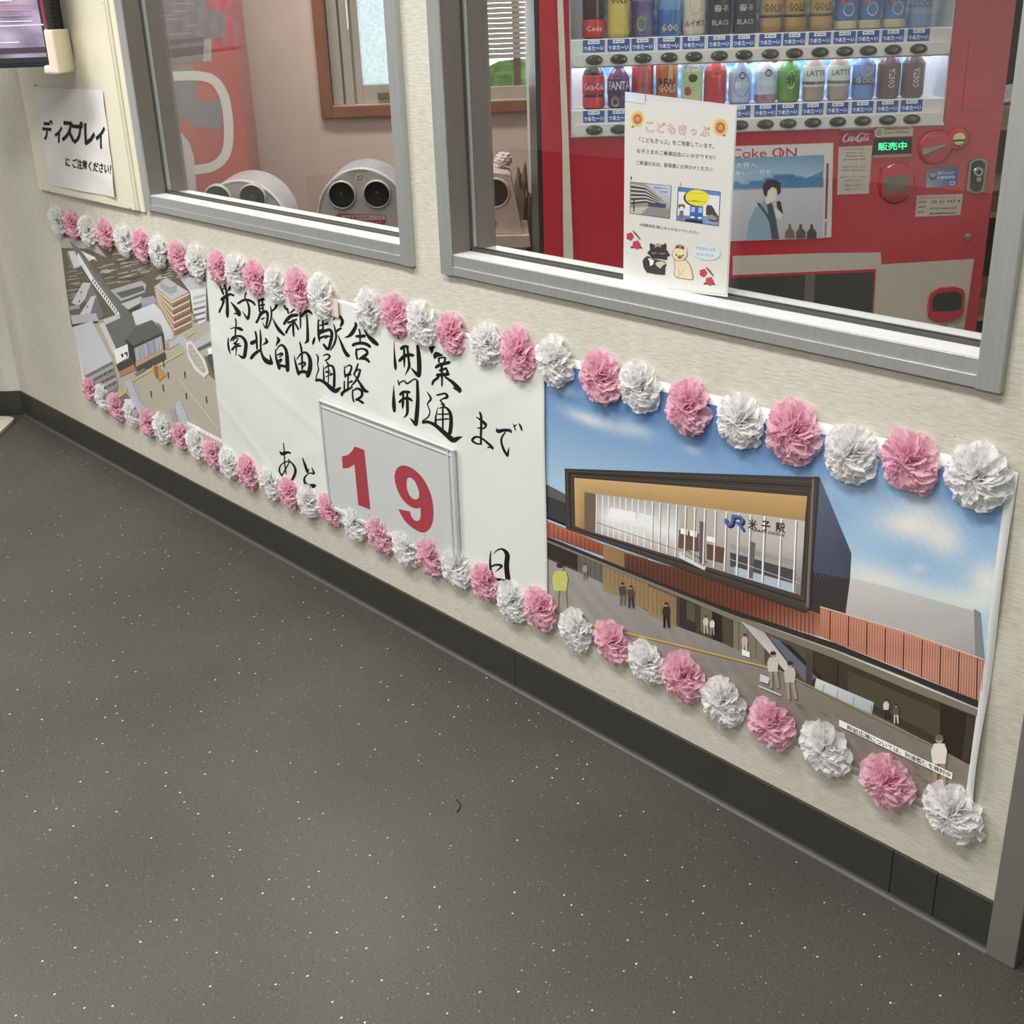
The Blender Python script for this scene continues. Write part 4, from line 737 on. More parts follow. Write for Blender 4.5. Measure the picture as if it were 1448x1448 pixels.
# ================================================================== SIDE ROOM: VENDING MACHINE
DM = 3.2
def M0(x, y): return gridp(x, y, DM)
NM = -A3
mu0, mu1 = uz(766, 200, DM)[0], uz(1417.5, 160, DM)[0]
vm = thing('vending_machine', 'red drinks vending machine with two lit rows of bottles behind the right window', 'vending machine', UD((mu0+mu1)/2, DM+.35, 0), YAW)
REDM = pm('machine red enamel', (176, 22, 42), .22, var=.03, scale=4, coat=.3)
GREYM = pm('machine inner grey', (196, 197, 202), .4, var=.03)
TRAY = pm('tray plastic', (206, 204, 202), .35, var=.03)
PALE = pm('pale machine panel', (196, 184, 172), .4, var=.03)
BLK = pm('machine black', (26, 26, 28), .35)
DARK = pm('dark flap', (52, 50, 50), .25, var=.15, scale=9)
dz0 = uz(1050, 184, DM)[1]; dx0 = uz(806, 120, DM)[0]; dx1 = uz(1343, 90, DM)[0]; HM = 1.83; rec = .13
m = MB(gx)      # body: a box with the display opening cut in the front
m.box(mu0, mu1, DM+rec, DM+.72, .02, HM)
m.box(mu0, dx0, DM, DM+rec, .02, HM); m.box(dx1, mu1, DM, DM+rec, .02, HM); m.box(dx0, dx1, DM, DM+rec, .02, dz0); m.box(dx0, dx1, DM, DM+rec, HM-.06, HM)
m.build('body', REDM, vm)
MB(gx).box(mu0+.03, mu1-.03, DM+.05, DM+.68, 0, .02).build('plinth', BLK, vm)
# lining of the display, back panel and dividing shelves
MB(gx).box(dx0, dx0+.004, DM+.004, DM+rec, dz0, HM-.06).build('display_lining', GREYM, vm); MB(gx).box(dx1-.004, dx1, DM+.004, DM+rec, dz0, HM-.06).build('display_lining', GREYM, vm)
pb = PB(lambda x, y: gridp(x, y, DM+rec-.004), NM, 2e-5, 1.0)
def bk(x, y):
    n = sin(x*.09+y*.13)*sin(x*.05-y*.21)+.6*sin(x*.23)*sin(y*.3)
    return mixc((58, 140, 226), (226, 240, 250), .35+.6*n) if 840 < x < 1300 else (214, 216, 222)
pb.quadgrid([(800, -330), (1350, -350), (1350, 190), (800, 190)], 120, 70, bk)
pb.build('back_panel', PRINT, vm)
LAMP = emimat('display tube', (.92, .96, 1.), 16.)
shelf_z = {'upper': uz(1050, 48.5, DM)[1], 'lower': uz(1050, 148.5, DM)[1]}
px_m = .00189
def col_u(i): return uz(839+i*35.15, 60, DM)[0]
colpx = {'upper': [839, 874, 908, 945, 980, 1016, 1051, 1088, 1122, 1158, 1193, 1226, 1261, 1297], 'lower': [839, 874, 908, 942, 977, 1010, 1045, 1081, 1113, 1148, 1183, 1218, 1253, 1287]}
BTN = pm('button lens', (62, 66, 62), .12, var=.3, scale=30, coat=.8); BTNR = pm('button ring', (88, 80, 74), .35)
def button_mesh():
    m = MB(); n = 20
    m.lathe([(.0, -.0052), (.006, -.0055), (.0092, -.0048), (.0105, -.003)], n, axis='y'); return m
first = {}
for row in ('upper', 'lower'):
    z = shelf_z[row]
    MB(gx).box(dx0+.002, dx1-.002, DM+.012, DM+rec-.002, z-.006, z, .001).build('display_shelf', TRAY, vm)
    MB(gx).box(dx0+.001, dx1-.001, DM-.002, DM+.010, z-.066, z+.001, .003).build('tray_front', TRAY, vm)
    MB(gx).prism([(x, zz) for x, zz in roundrect(dx0+.006, dx1-.006, z-.062, z-.034, .013)], DM-.012, DM-.001).build('button_bar', TRAY, vm)
    MB(gx).box(dx0+.01, dx1-.01, DM+.05, DM+.075, z-.016, z-.0065).build('tube_light', LAMP, vm)
    prices = ['160', '160', '160', '160', '160', '160', '160', '140', '140', '140', '140', '140', '140', '130'] if row == 'upper' else ['140', '140', '130', '130', '130', '130', '150', '150', '140', '180', '180', '160', '150', '150']
    for i, px in enumerate(colpx[row]):
        u = uz(px+.5, 60 if row == 'upper' else 160, DM)[0]
        b = MB(lambda p, u=u, z=z: UD(u+p[0]*1.9, DM-.012+p[1], z-.0475+p[2]*1.05)).lathe([(.0115, .0005), (.0115, -.0025), (.0100, -.0032), (.0100, -.0022)], 20, axis='y').build('button', BTNR, vm)
        MB(lambda p, u=u, z=z: UD(u+p[0]*1.9, DM-.012+p[1], z-.0475+p[2]*1.05)).lathe([(.0095, -.0018), (.0085, -.0030), (.005, -.0038), (.0005, -.0041)], 20, axis='y').build('button_lens', BTN, b, smooth=True)
        pc = PB(lambda x, y, u=u, z=z: UD(u+x*1.88, DM-.0024, z-.001-y), NM, 2e-5, 1.0)
        pc.poly([(-.0145, 0), (.0145, 0), (.0145, .029), (-.0145, .029)], (38, 84, 166))
        pc.poly([(-.0075, .001), (.0078, .001), (.0078, .0095), (-.0075, .0095)], (232, 234, 236))
        pc.text('¥'+prices[i], [(-.0062, .0028), (.0064, .0028), (.0064, .0078), (-.0062, .0078)], (30, 30, 34), .02, 1)
        pc.text('つめた～い', [(-.0132, .0135), (.0132, .0135), (.0132, .0255), (-.0132, .0255)], (240, 244, 248), .02, 1)
        pc.build('price_card', PRINT, vm)
PANEM = glassmat('machine pane', (.98, .99, 1.), 1.)
MB(gx).box(dx0+.001, dx1-.001, DM+.0015, DM+.0035, shelf_z['lower']+.002, shelf_z['upper']-.067).build('display_pane', PANEM, vm)
MB(gx).box(dx0+.001, dx1-.001, DM+.0015, DM+.0035, shelf_z['upper']+.002, HM-.06).build('display_pane', PANEM, vm)
MB(gx).box(dx0, dx1, DM-.003, DM+.002, dz0-.004, dz0+.003).build('display_trim', pm('bright trim', (226, 226, 226), .2, .4), vm)
MB(gx).box(mu0-.012, mu0-.001, DM+.004, DM+.70, .02, HM-.01).build('side_seal', BLK, vm)
# front trims and doors seams
tr = [uz(x, y, DM) for x, y in ((787, -20), (795, -20), (804, 200), (812, 400), (797, 400), (795, 200))]
MB(gx).prism(tr, DM-.008, DM+.001).build('side_trim', pm('pale trim', (206, 196, 182), .4), vm)
sq = [uz(x, y, DM) for x, y in ((1371, 55), (1414, 53), (1402, 153), (1360, 155))]
MB(gx).prism(sq, DM-.0025, DM+.001).build('door_panel', REDM, vm)
# printed panels (built flat, where they are stuck)
def label_plate(name, quad, col, th=.0015, mat=None):
    q = [uz(x, y, DM) for x, y in quad]
    return MB(gx).prism(q, DM-th, DM+.0005).build(name, mat or pm('plate %d %d %d' % col, col, .4, var=.02), vm)
lowq = [(1036, 362), (1160, 358), (1245, 357), (1246, 374), (1377, 366), (1362, 474), (1355, 560), (1036, 560)]
label_plate('pale_panel', lowq, (188, 176, 164), .002)
fl = [uz(x, y, DM) for x, y in ((1030, 389), (1238, 380), (1228, 560), (1030, 560))]
MB(gx).prism(fl, DM-.004, DM).build('flap_surround', REDM, vm)
fl = [uz(x, y, DM) for x, y in ((1032, 392), (1235, 384), (1226, 560), (1032, 560))]
MB(gx).prism(fl, DM-.0055, DM).build('dispensing_flap', DARK, vm)
fb = [uz(x, y, DM) for x, y in ((1138, 388), (1152, 387), (1150, 430), (1136, 430))]
MB(gx).prism(fb, DM-.0062, DM-.004).build('flap_rib', pm('flap rib', (98, 92, 84), .4), vm)
# poster panel with painted seaside picture (generic)
label_plate('picture_panel', [(1030, 207), (1178, 202), (1175, 335), (1160, 336), (1030, 341)], (206, 202, 200), .003)
pb = PB(lambda x, y: gridp(x, y, DM-.003), NM, 2e-5, 1.0).at(1020, 160, 5.171)
pb.text('Coke ON', [(70, 262), (552, 252), (552, 322), (70, 330)], (190, 40, 52), .01)
pb.stroke([(430, 250, 10), (430, 312, 10)], (190, 40, 52))
pb.quadgrid([(80, 330), (752, 305), (740, 915), (74, 936)], 30, 30, lambda x, y: mixc((98, 150, 190), (150, 186, 210), (y-310)/150.) if y < 480+30*sin(x*.01) else (mixc((58, 120, 178), (110, 150, 180), (y-490)/100.) if y < 575-.04*x else mixc((196, 196, 206), (178, 176, 186), (y-560)/380.)))
pb.poly([(330, 540), (440, 480), (520, 500), (640, 470), (742, 420), (742, 540), (520, 545)], (70, 132, 182))
pb.poly([(180, 930), (200, 790), (250, 690), (310, 640), (370, 650), (400, 720), (420, 920)], (128, 166, 190)); pb.poly([(366, 900), (330, 650), (370, 660), (396, 760), (424, 920), (370, 926)], (74, 78, 88)); pb.stroke([(270, 660, 18), (330, 740, 18), (385, 840, 20)], (66, 74, 90))
pb.stroke([(340, 650, 40), (350, 610, 40)], (232, 214, 198)); pb.ell(368, 592, 38, 54, (236, 220, 206)); pb.poly([(312, 600), (300, 540), (330, 490), (380, 482), (432, 510), (436, 580), (410, 602), (404, 550), (370, 540), (340, 570), (332, 612)], (70, 54, 52))
pb.poly([(404, 650), (420, 640), (436, 650), (452, 740), (412, 744)], (60, 50, 52)); pb.poly([(385, 690), (412, 700), (452, 742), (430, 780), (396, 760)], (214, 216, 220))
for x, c in ((500, (120, 92, 84)), (580, (96, 80, 66)), (660, (78, 70, 70))): pb.poly([(x-36, 918), (x-34, 870), (x-10, 838), (x-10, 812), (x+10, 812), (x+10, 838), (x+36, 870), (x+36, 916)], c)
pb.poly([(768, 368), (786, 367), (772, 772), (757, 773)], (150, 60, 72)); pb.poly([(757, 795), (772, 795), (766, 898), (752, 899)], (160, 130, 130))
pb.text('天界へ', [(104, 366), (262, 360), (262, 400), (104, 404)], (226, 236, 244)); pb.text('新しい一日を', [(104, 424), (360, 412), (360, 446), (104, 458)], (226, 236, 244))
pb.build('panel_print', PRINT, vm)
# notices
pb = PB(M0, NM, 6e-5, 1.0).at(1185, 175, 12.59); pb.base = .0004
pb.poly([(38, 58), (640, 28), (640, 92), (38, 118)], (206, 192, 184)); pb.text('Temperature hot/cold info', [(110, 66), (580, 50), (580, 78), (110, 92)], (60, 52, 54), 0, 1)
pb.poly([(38, 118), (640, 92), (612, 380), (16, 408)], (168, 44, 74))
CK = (236, 208, 206)
for st in ([(190,180,10),(150,185,18),(105,240,26),(95,295,26),(130,320,22),(180,285,10)], [(215,225,10),(190,260,22),(195,295,22),(225,280,14),(240,235,14),(215,225,10)], [(285,225,10),(255,250,20),(258,290,22),(300,270,10)], [(345,230,12),(305,250,18),(308,290,20),(340,270,12),(350,230,14),(345,285,18),(375,270,8)], [(450,165,10),(390,185,18),(345,250,26),(345,305,26),(395,315,20),(440,270,8)], [(430,165,10),(500,185,14),(575,180,8)], [(420,240,10),(400,270,20),(410,300,20),(440,270,14),(440,235,10)], [(505,185,14),(470,250,18),(455,300,20),(480,295,10)], [(535,235,10),(500,265,18),(505,300,18),(530,270,12),(545,230,14),(530,295,16),(550,285,6)], [(150,310,8),(220,300,12),(270,322,10)]): pb.stroke(st, CK)
pb.poly([(10, 412), (608, 384), (545, 1240), (-20, 1262)], (196, 180, 170))
for i, (t, x0, x1) in enumerate((('It is sometimes very', 125, 470), ('convenient to use IC', 125, 470), ('Please note that', 140, 465), ('all sales are final', 95, 490))): pb.text(t, [(x0, 440+i*58), (x1, 432+i*58), (x1, 466+i*58), (x0, 474+i*58)], (96, 62, 60), .01, 1)
for i, (t, x0, x1) in enumerate((('現金でお買い求め', 75, 500), ('の際はご確認下さい', 40, 525), ('電子マネー対応', 40, 515), ('ご利用ください', 95, 445), ('売切れの際は', 120, 405), ('ご容赦ください', 95, 415))): y = (770, 830, 950, 1010, 1100, 1170)[i]; pb.text(t, [(x0, y-16), (x1, y-26), (x1, y+6), (x0, y+16)], (130, 84, 78), 0, 1)
pb.build('notice_stickers', PRINT, vm)
pb = PB(M0, NM, 6e-5, 1.0).at(1185, 175, 12.59)
pq = label_plate('pay_badge', [(1185+x/12.59, 175+y/12.59) for x, y in ((650, 110), (700, 78), (1300, 50), (1335, 80), (1325, 200), (1290, 215), (700, 240), (655, 220))], (206, 194, 184), .003)
pb.base = .0031; pb.ell(722, 160, 44, 52, (170, 120, 60)); pb.ell(722, 160, 26, 32, (214, 190, 140)); pb.ell(722, 160, 12, 14, (140, 90, 50)); pb.text('Coke ON Pay', [(812, 140), (1250, 112), (1250, 175), (812, 200)], (60, 48, 48), .01)
pb.poly([(820, 88), (1290, 66), (1290, 80), (820, 106)], (120, 30, 44)); pb.build('badge_print', PRINT, pq)
dq = label_plate('status_display', [(1185+x/12.59, 175+y/12.59) for x, y in ((650, 262), (1310, 240), (1295, 525), (615, 545))], (26, 28, 38), .004)
pb = PB(M0, NM, 6e-5, 1.0).at(1185, 175, 12.59); pb.base = .0042
pb.text('販売中', [(708, 336), (1216, 315), (1212, 455), (704, 476)], (30, 235, 140), .01); pb.build('status_text', printmat('green led', emit=2.2), dq)
label_plate('display_ledge', [(1185+x/12.59, 175+y/12.59) for x, y in ((612, 556), (1297, 530), (1297, 580), (610, 602))], (176, 120, 118), .006)
# note slot, coin parts, lock
def disc(name, cx, cy, r, prof, mat, par=vm, sz=1.):
    u, z = uz(cx, cy, DM); s_ = r*px_m
    return MB(lambda p: UD(u+p[0]*s_, DM+p[1], z+p[2]*s_*sz)).lathe(prof, 28, axis='y').build(name, mat, par, smooth=False)
ns = disc('note_slot_bezel', 1267, 259, 25, [(1., 0), (1., -.004), (.93, -.008), (.6, -.009)], REDM, sz=1.12)
label_plate('note_slot_frame', [(1246, 237), (1291, 235), (1289, 276), (1245, 279)], (150, 16, 34), .0115, REDM)
label_plate('note_slot', [(1249, 249), (1285, 247), (1283, 266), (1248, 268)], (112, 106, 88), .0125)
label_plate('note_slot_lip', [(1248, 268), (1283, 266), (1282, 273), (1247, 275)], (128, 84, 80), .014)
cb = disc('coin_bezel', 1322, 208, 23, [(1., 0), (1., -.005), (.92, -.009), (.7, -.0095)], REDM)
lv = [uz(1285+x/9.65, 170+y/9.65, DM) for x, y in ((160, 380), (185, 365), (290, 360), (470, 318), (490, 325), (330, 395), (240, 440), (180, 465), (155, 430))]
MB(gx).prism(lv, DM-.016, DM-.009).build('coin_lever', pm('grey lever', (142, 132, 128), .3, .4), vm)
tx = PB(M0, NM, 6e-5, 1.0).at(1285, 170, 9.65); tx.base = .0096; tx.text('返却レバー', [(255, 200), (430, 180), (432, 208), (257, 226)], (220, 150, 150), 0, 1); tx.build('lever_text', PRINT, vm)
cs = disc('coin_slot_ring', 1354, 196, 15, [(1., 0), (1., -.006), (.9, -.010), (.6, -.010)], REDM)
disc('coin_slot_plate', 1354, 196, 9.2, [(1., -.006), (1., -.0125), (.85, -.0135), (.3, -.0138)], pm('brass coin plate', (190, 170, 130), .25, .8), cs)
label_plate('coin_slot_gap', [(1345, 197), (1362, 196), (1362, 198.5), (1345, 199.5)], (30, 26, 24), .0145)
lk = MB(gx).prism([uz(1285+x/9.65, 170+y/9.65, DM) for x, y in ((820, 580), (870, 535), (950, 512), (1030, 530), (1060, 570), (1040, 800), (1015, 960), (960, 990), (860, 995), (790, 965), (775, 930))], DM-.005, DM).build('lock_plate', pm('lock chrome', (120, 116, 110), .2, .8), vm)
MB(gx).prism([uz(1285+x/9.65, 170+y/9.65, DM) for x, y in ((850, 590), (900, 550), (980, 545), (1030, 590), (1010, 800), (985, 940), (940, 970), (860, 965), (830, 930))], DM-.007, DM-.004).build('lock_recess', BLK, lk)
disc('lock_barrel', 1381, 242, 7.2, [(1., -.006), (1., -.014), (.8, -.016), (.45, -.016), (.4, -.013)], pm('lock steel', (150, 146, 142), .25, .8), lk)
disc('lock_barrel', 1382, 253, 4.5, [(1., -.006), (1., -.011), (.6, -.012)], pm('lock steel', (150, 146, 142), .25, .8), lk)
disc('key_plug', 1381, 242, 3.2, [(1., -.014), (1., -.0175), (.4, -.018)], BLK, lk)
pb = PB(M0, NM, 6e-5, 1.0).at(1285, 170, 9.65); pb.base = .0004
pb.poly([(248, 668), (680, 630), (655, 885), (235, 925)], [(110, 140, 186), (52, 96, 172), (46, 92, 172), (158, 168, 190)]); pb.ell(325, 760, 55, 62, (84, 86, 96)); pb.ell(330, 745, 48, 30, (164, 166, 168))
pb.text('抗ウィルス・', [(395, 700), (640, 690), (640, 735), (395, 745)], (232, 238, 246), .02, 1); pb.text('抗菌処理済', [(388, 765), (630, 752), (630, 795), (388, 806)], (220, 230, 242), .02, 1); pb.ring([(562, 835), (630, 830), (625, 880), (560, 884)], [(572, 845), (618, 841), (615, 872), (570, 875)], (220, 230, 242)); pb.build('blue_sticker', PRINT, vm)
pb = PB(M0, NM, 6e-5, 1.0).at(1285, 170, 9.65); pb.base = .0004
pb.poly([(110, 1028), (742, 1004), (702, 1292), (85, 1318)], (198, 182, 166))
pb.text('お問い合わせ先のご案内はこちらです', [(142, 1046), (652, 1036), (652, 1062), (142, 1076)], (70, 50, 50), 0, 1)
for t, q in (('設置場所番号', [(135, 1104), (245, 1098), (245, 1122), (135, 1128)]), ('35 61 997 4', [(315, 1092), (702, 1080), (700, 1124), (312, 1138)]), ('連絡先番号', [(128, 1174), (232, 1168), (232, 1190), (128, 1196)]), ('0120-308-333', [(284, 1190), (648, 1180), (648, 1212), (284, 1222)]), ('販売者', [(120, 1245), (200, 1240), (200, 1262), (120, 1268)]), ('飲料自動販売機株式会社', [(280, 1262), (640, 1252), (640, 1276), (280, 1288)])): pb.text(t, q, (54, 40, 40), .01, 1)
pb.build('contact_sticker', PRINT, vm)
disc('screw', 1368, 335, 5, [(1., 0), (1., -.003), (.6, -.0045)], pm('screw steel', (170, 150, 130), .3, .7)); label_plate('screw_slot', [(1364, 335), (1372, 334), (1372, 335.6), (1364, 336.6)], (60, 50, 44), .0052)
# coin return cup
rc = MB(gx).prism([uz(1180+x/4.257, 140+y/4.257, DM) for x, y in ((562, 1200), (580, 1160), (630, 1132), (720, 1125), (765, 1140), (776, 1170), (770, 1270), (740, 1315), (690, 1335), (600, 1335), (560, 1310), (556, 1270))], DM-.012, DM).build('coin_return', REDM, vm)
MB(gx).prism([uz(1180+x/4.257, 140+y/4.257, DM) for x, y in ((580, 1195), (610, 1162), (720, 1150), (756, 1170), (755, 1250), (720, 1268), (580, 1272))], DM-.0135, DM-.01).build('return_opening', BLK, rc)
MB(gx).prism([uz(1180+x/4.257, 140+y/4.257, DM) for x, y in ((562, 1275), (768, 1268), (740, 1312), (690, 1332), (600, 1332), (562, 1310))], DM-.017, DM-.012).build('return_lip', REDM, rc)
tx = PB(M0, NM, 6e-5, 1.0); tx.base = .0024; tx.poly([(1318, 457), (1351, 455), (1350, 466), (1317, 468)], (210, 200, 188)); tx.text('返却', [(1328, 458), (1340, 457.5), (1340, 464), (1328, 464.5)], (60, 50, 48), .01, 1); tx.build('return_label', PRINT, vm)
# ================================================================== drinks on display (each one a thing)
PLA = {}
def plas(c, rough=.3): return pm('drink %d %d %d' % c, c, rough, var=.04, scale=40, coat=.4)
POS = ['first', 'second', 'third', 'fourth', 'fifth', 'sixth', 'seventh', 'eighth', 'ninth', 'tenth', 'eleventh', 'twelfth', 'thirteenth', 'last']
def drink(row, i, kind, body, lab, labcol, capcol, texts, desc, H=None, extra=None):
    u = uz(colpx[row][i]+.5, 60 if row == 'upper' else 150, DM+.045)[0]; z = shelf_z[row]; d0 = DM+.048
    H = (H or (.205 if row == 'upper' else .128))*(1 if row == 'upper' else .93); r = .0282; n = 22
    P = lambda p: UD(u+p[0], d0+p[1], z+p[2])
    if kind == 'can': prof = [(.024, 0), (r, .006), (r, H-.012), (.0235, H-.003), (.0235, H)]; H2 = H
    elif kind == 'pack': prof = None
    else: prof = [(.022, 0), (r, .006), (r*.97, H*.28), (r, H*.45), (r, H*.66), (r*.86, H*.76), (r*.5, H*.87), (.0115, H*.9), (.0115, H*.93)]
    mb_ = MB(P)
    if prof: mb_.lathe(prof, n)
    else: mb_.box(-.025, .025, -.02, .02, 0, H, .003)
    o = mb_.build('drink_'+{'can': 'can', 'pack': 'carton'}.get(kind, 'bottle'), plas(body), smooth=False)
    tag(o, f"{desc}, {POS[i]} from left in the machine's {row} row", 'drink', f'drinks in the {row} row')
    if prof: [setattr(p_, 'use_smooth', len(p_.vertices) == 4) for p_ in o.data.polygons]
    if kind == 'can': MB(P).lathe([(.0235, H-.0005), (.0228, H+.001), (.021, H-.001)], n).build('lid', pm('can lid', (200, 202, 204), .25, .8), o)
    if capcol: MB(P).lathe([(.0135, H*.905), (.0135, H*.995), (.012, H)], 16).build('cap', plas(capcol), o)
    for (z0, z1, c) in lab:
        if kind == 'pack': MB(P).box(-.0252, .0252, -.0203, -.0195, H*z0, H*z1).build('label', plas(c, .4), o)
        else: MB(P).lathe([(r+.0002, H*z0), (r+.0006, H*z0+.001), (r+.0006, H*z1-.001), (r+.0002, H*z1)], n).build('label', plas(c, .4), o, smooth=True)
    def wrap(x, y, off=.0009):
        if kind == 'pack': return P((x, -.0203-off*.3, y))
        a = x/r; return P((sin(a)*(r+off), -cos(a)*(r+off), y))
    if texts or extra:
        tb = PB(lambda x, y: wrap(x, y), NM, 1.2e-4, 1.0); tb.base = .0
        for e in (extra or ()):
            cx, cy, rx, ry, c = e; tb.ell(cx*r, cy*H, rx*r, ry*H, c, 16)
        for (t, zc, w_, h_, c, rot) in texts:
            w_ = min(1.15, w_*1.35); h_ *= 1.4
            if rot: q_ = [(-h_/2*r*2, zc*H-w_*r), (-h_/2*r*2, zc*H+w_*r), (h_/2*r*2, zc*H+w_*r), (h_/2*r*2, zc*H-w_*r)]
            else: q_ = [(-w_*r, zc*H+h_*r), (w_*r, zc*H+h_*r), (w_*r, zc*H-h_*r), (-w_*r, zc*H-h_*r)]
            tb.text(t, q_, c, .015, 1)
        tb.build('label_print', PRINT, o)
    return o
Wt = (240, 240, 238)
COLA = (52, 24, 20)
U_ROW = [
 ('bottle', COLA, [(.02, .22, (206, 36, 46))], (206, 36, 46), [('Coca', .12, .55, .16, Wt, 0)], 'dark cola bottle with low red label', None, None),
 ('bottle', (212, 190, 84), [(.05, .62, (226, 204, 96))], (206, 176, 60), [('REAL', .52, .6, .2, (40, 40, 60), 0), ('GOLD', .43, .62, .2, (40, 40, 60), 0)], 'yellow energy drink bottle', None, [(.0, .2, .6, .12, (236, 220, 130))]),
 ('bottle', (92, 62, 118), [(.3, .62, (84, 50, 120))], (110, 70, 140), [('FANTA', .46, .75, .24, Wt, 0)], 'purple grape soda bottle', None, [(-.2, .16, .45, .09, (110, 160, 80)), (.35, .12, .4, .08, (90, 60, 140))]),
 ('bottle', (150, 190, 222), [(.02, .3, (52, 104, 176)), (.3, .62, (118, 176, 220))], (60, 120, 190), [('600', .1, .6, .24, (226, 214, 70), 0)], 'pale blue sports drink bottle', None, None),
 ('bottle', (214, 204, 184), [(.05, .62, (222, 212, 190))], (170, 150, 110), [('ルイボス', .14, .7, .2, (70, 60, 50), 0)], 'beige tea bottle', None, [(0, .38, .55, .14, (188, 150, 110))]),
 ('can', (46, 52, 58), [], None, [('香る', .3, .5, .2, (200, 200, 200), 0), ('BLACK', .14, .6, .16, (190, 190, 190), 0)], 'left black coffee can', None, None),
 ('can', (46, 52, 58), [], None, [('香る', .3, .5, .2, (200, 200, 200), 0), ('BLACK', .14, .6, .16, (190, 190, 190), 0)], 'right black coffee can', None, None),
 ('can', (196, 164, 96), [(.22, .26, (60, 46, 34)), (.02, .1, (150, 112, 66))], None, [('GOLD', .36, .62, .24, (70, 54, 36), 0)], 'left gold coffee can', .16, None),
 ('can', (196, 164, 96), [(.22, .26, (60, 46, 34)), (.02, .1, (150, 112, 66))], None, [('GOLD', .36, .62, .24, (70, 54, 36), 0)], 'middle gold coffee can', .16, None),
 ('can', (196, 164, 96), [(.22, .26, (60, 46, 34)), (.02, .1, (150, 112, 66))], None, [('GOLD', .36, .62, .24, (70, 54, 36), 0)], 'right gold coffee can', .16, None),
 ('can', (72, 116, 176), [(.02, .14, (196, 182, 150))], None, [], 'left blue mountain coffee can', .16, [(0, .3, .5, .1, (170, 196, 216)), (-.5, .42, .28, .05, (200, 70, 70))]),
 ('can', (72, 116, 176), [(.02, .14, (196, 182, 150))], None, [], 'middle blue mountain coffee can', .16, [(0, .3, .5, .1, (170, 196, 216)), (-.5, .42, .28, .05, (200, 70, 70))]),
 ('can', (72, 116, 176), [(.02, .14, (196, 182, 150))], None, [], 'right blue mountain coffee can', .16, [(0, .3, .5, .1, (170, 196, 216)), (-.5, .42, .28, .05, (200, 70, 70))]),
 ('can', (150, 170, 204), [(.02, .2, (96, 128, 190)), (.3, .34, (60, 96, 170))], None, [('DECAFE', .4, .72, .2, (50, 70, 130), 0)], 'blue and white decaf can', .16, [(.1, .54, .4, .06, (222, 200, 80))])]
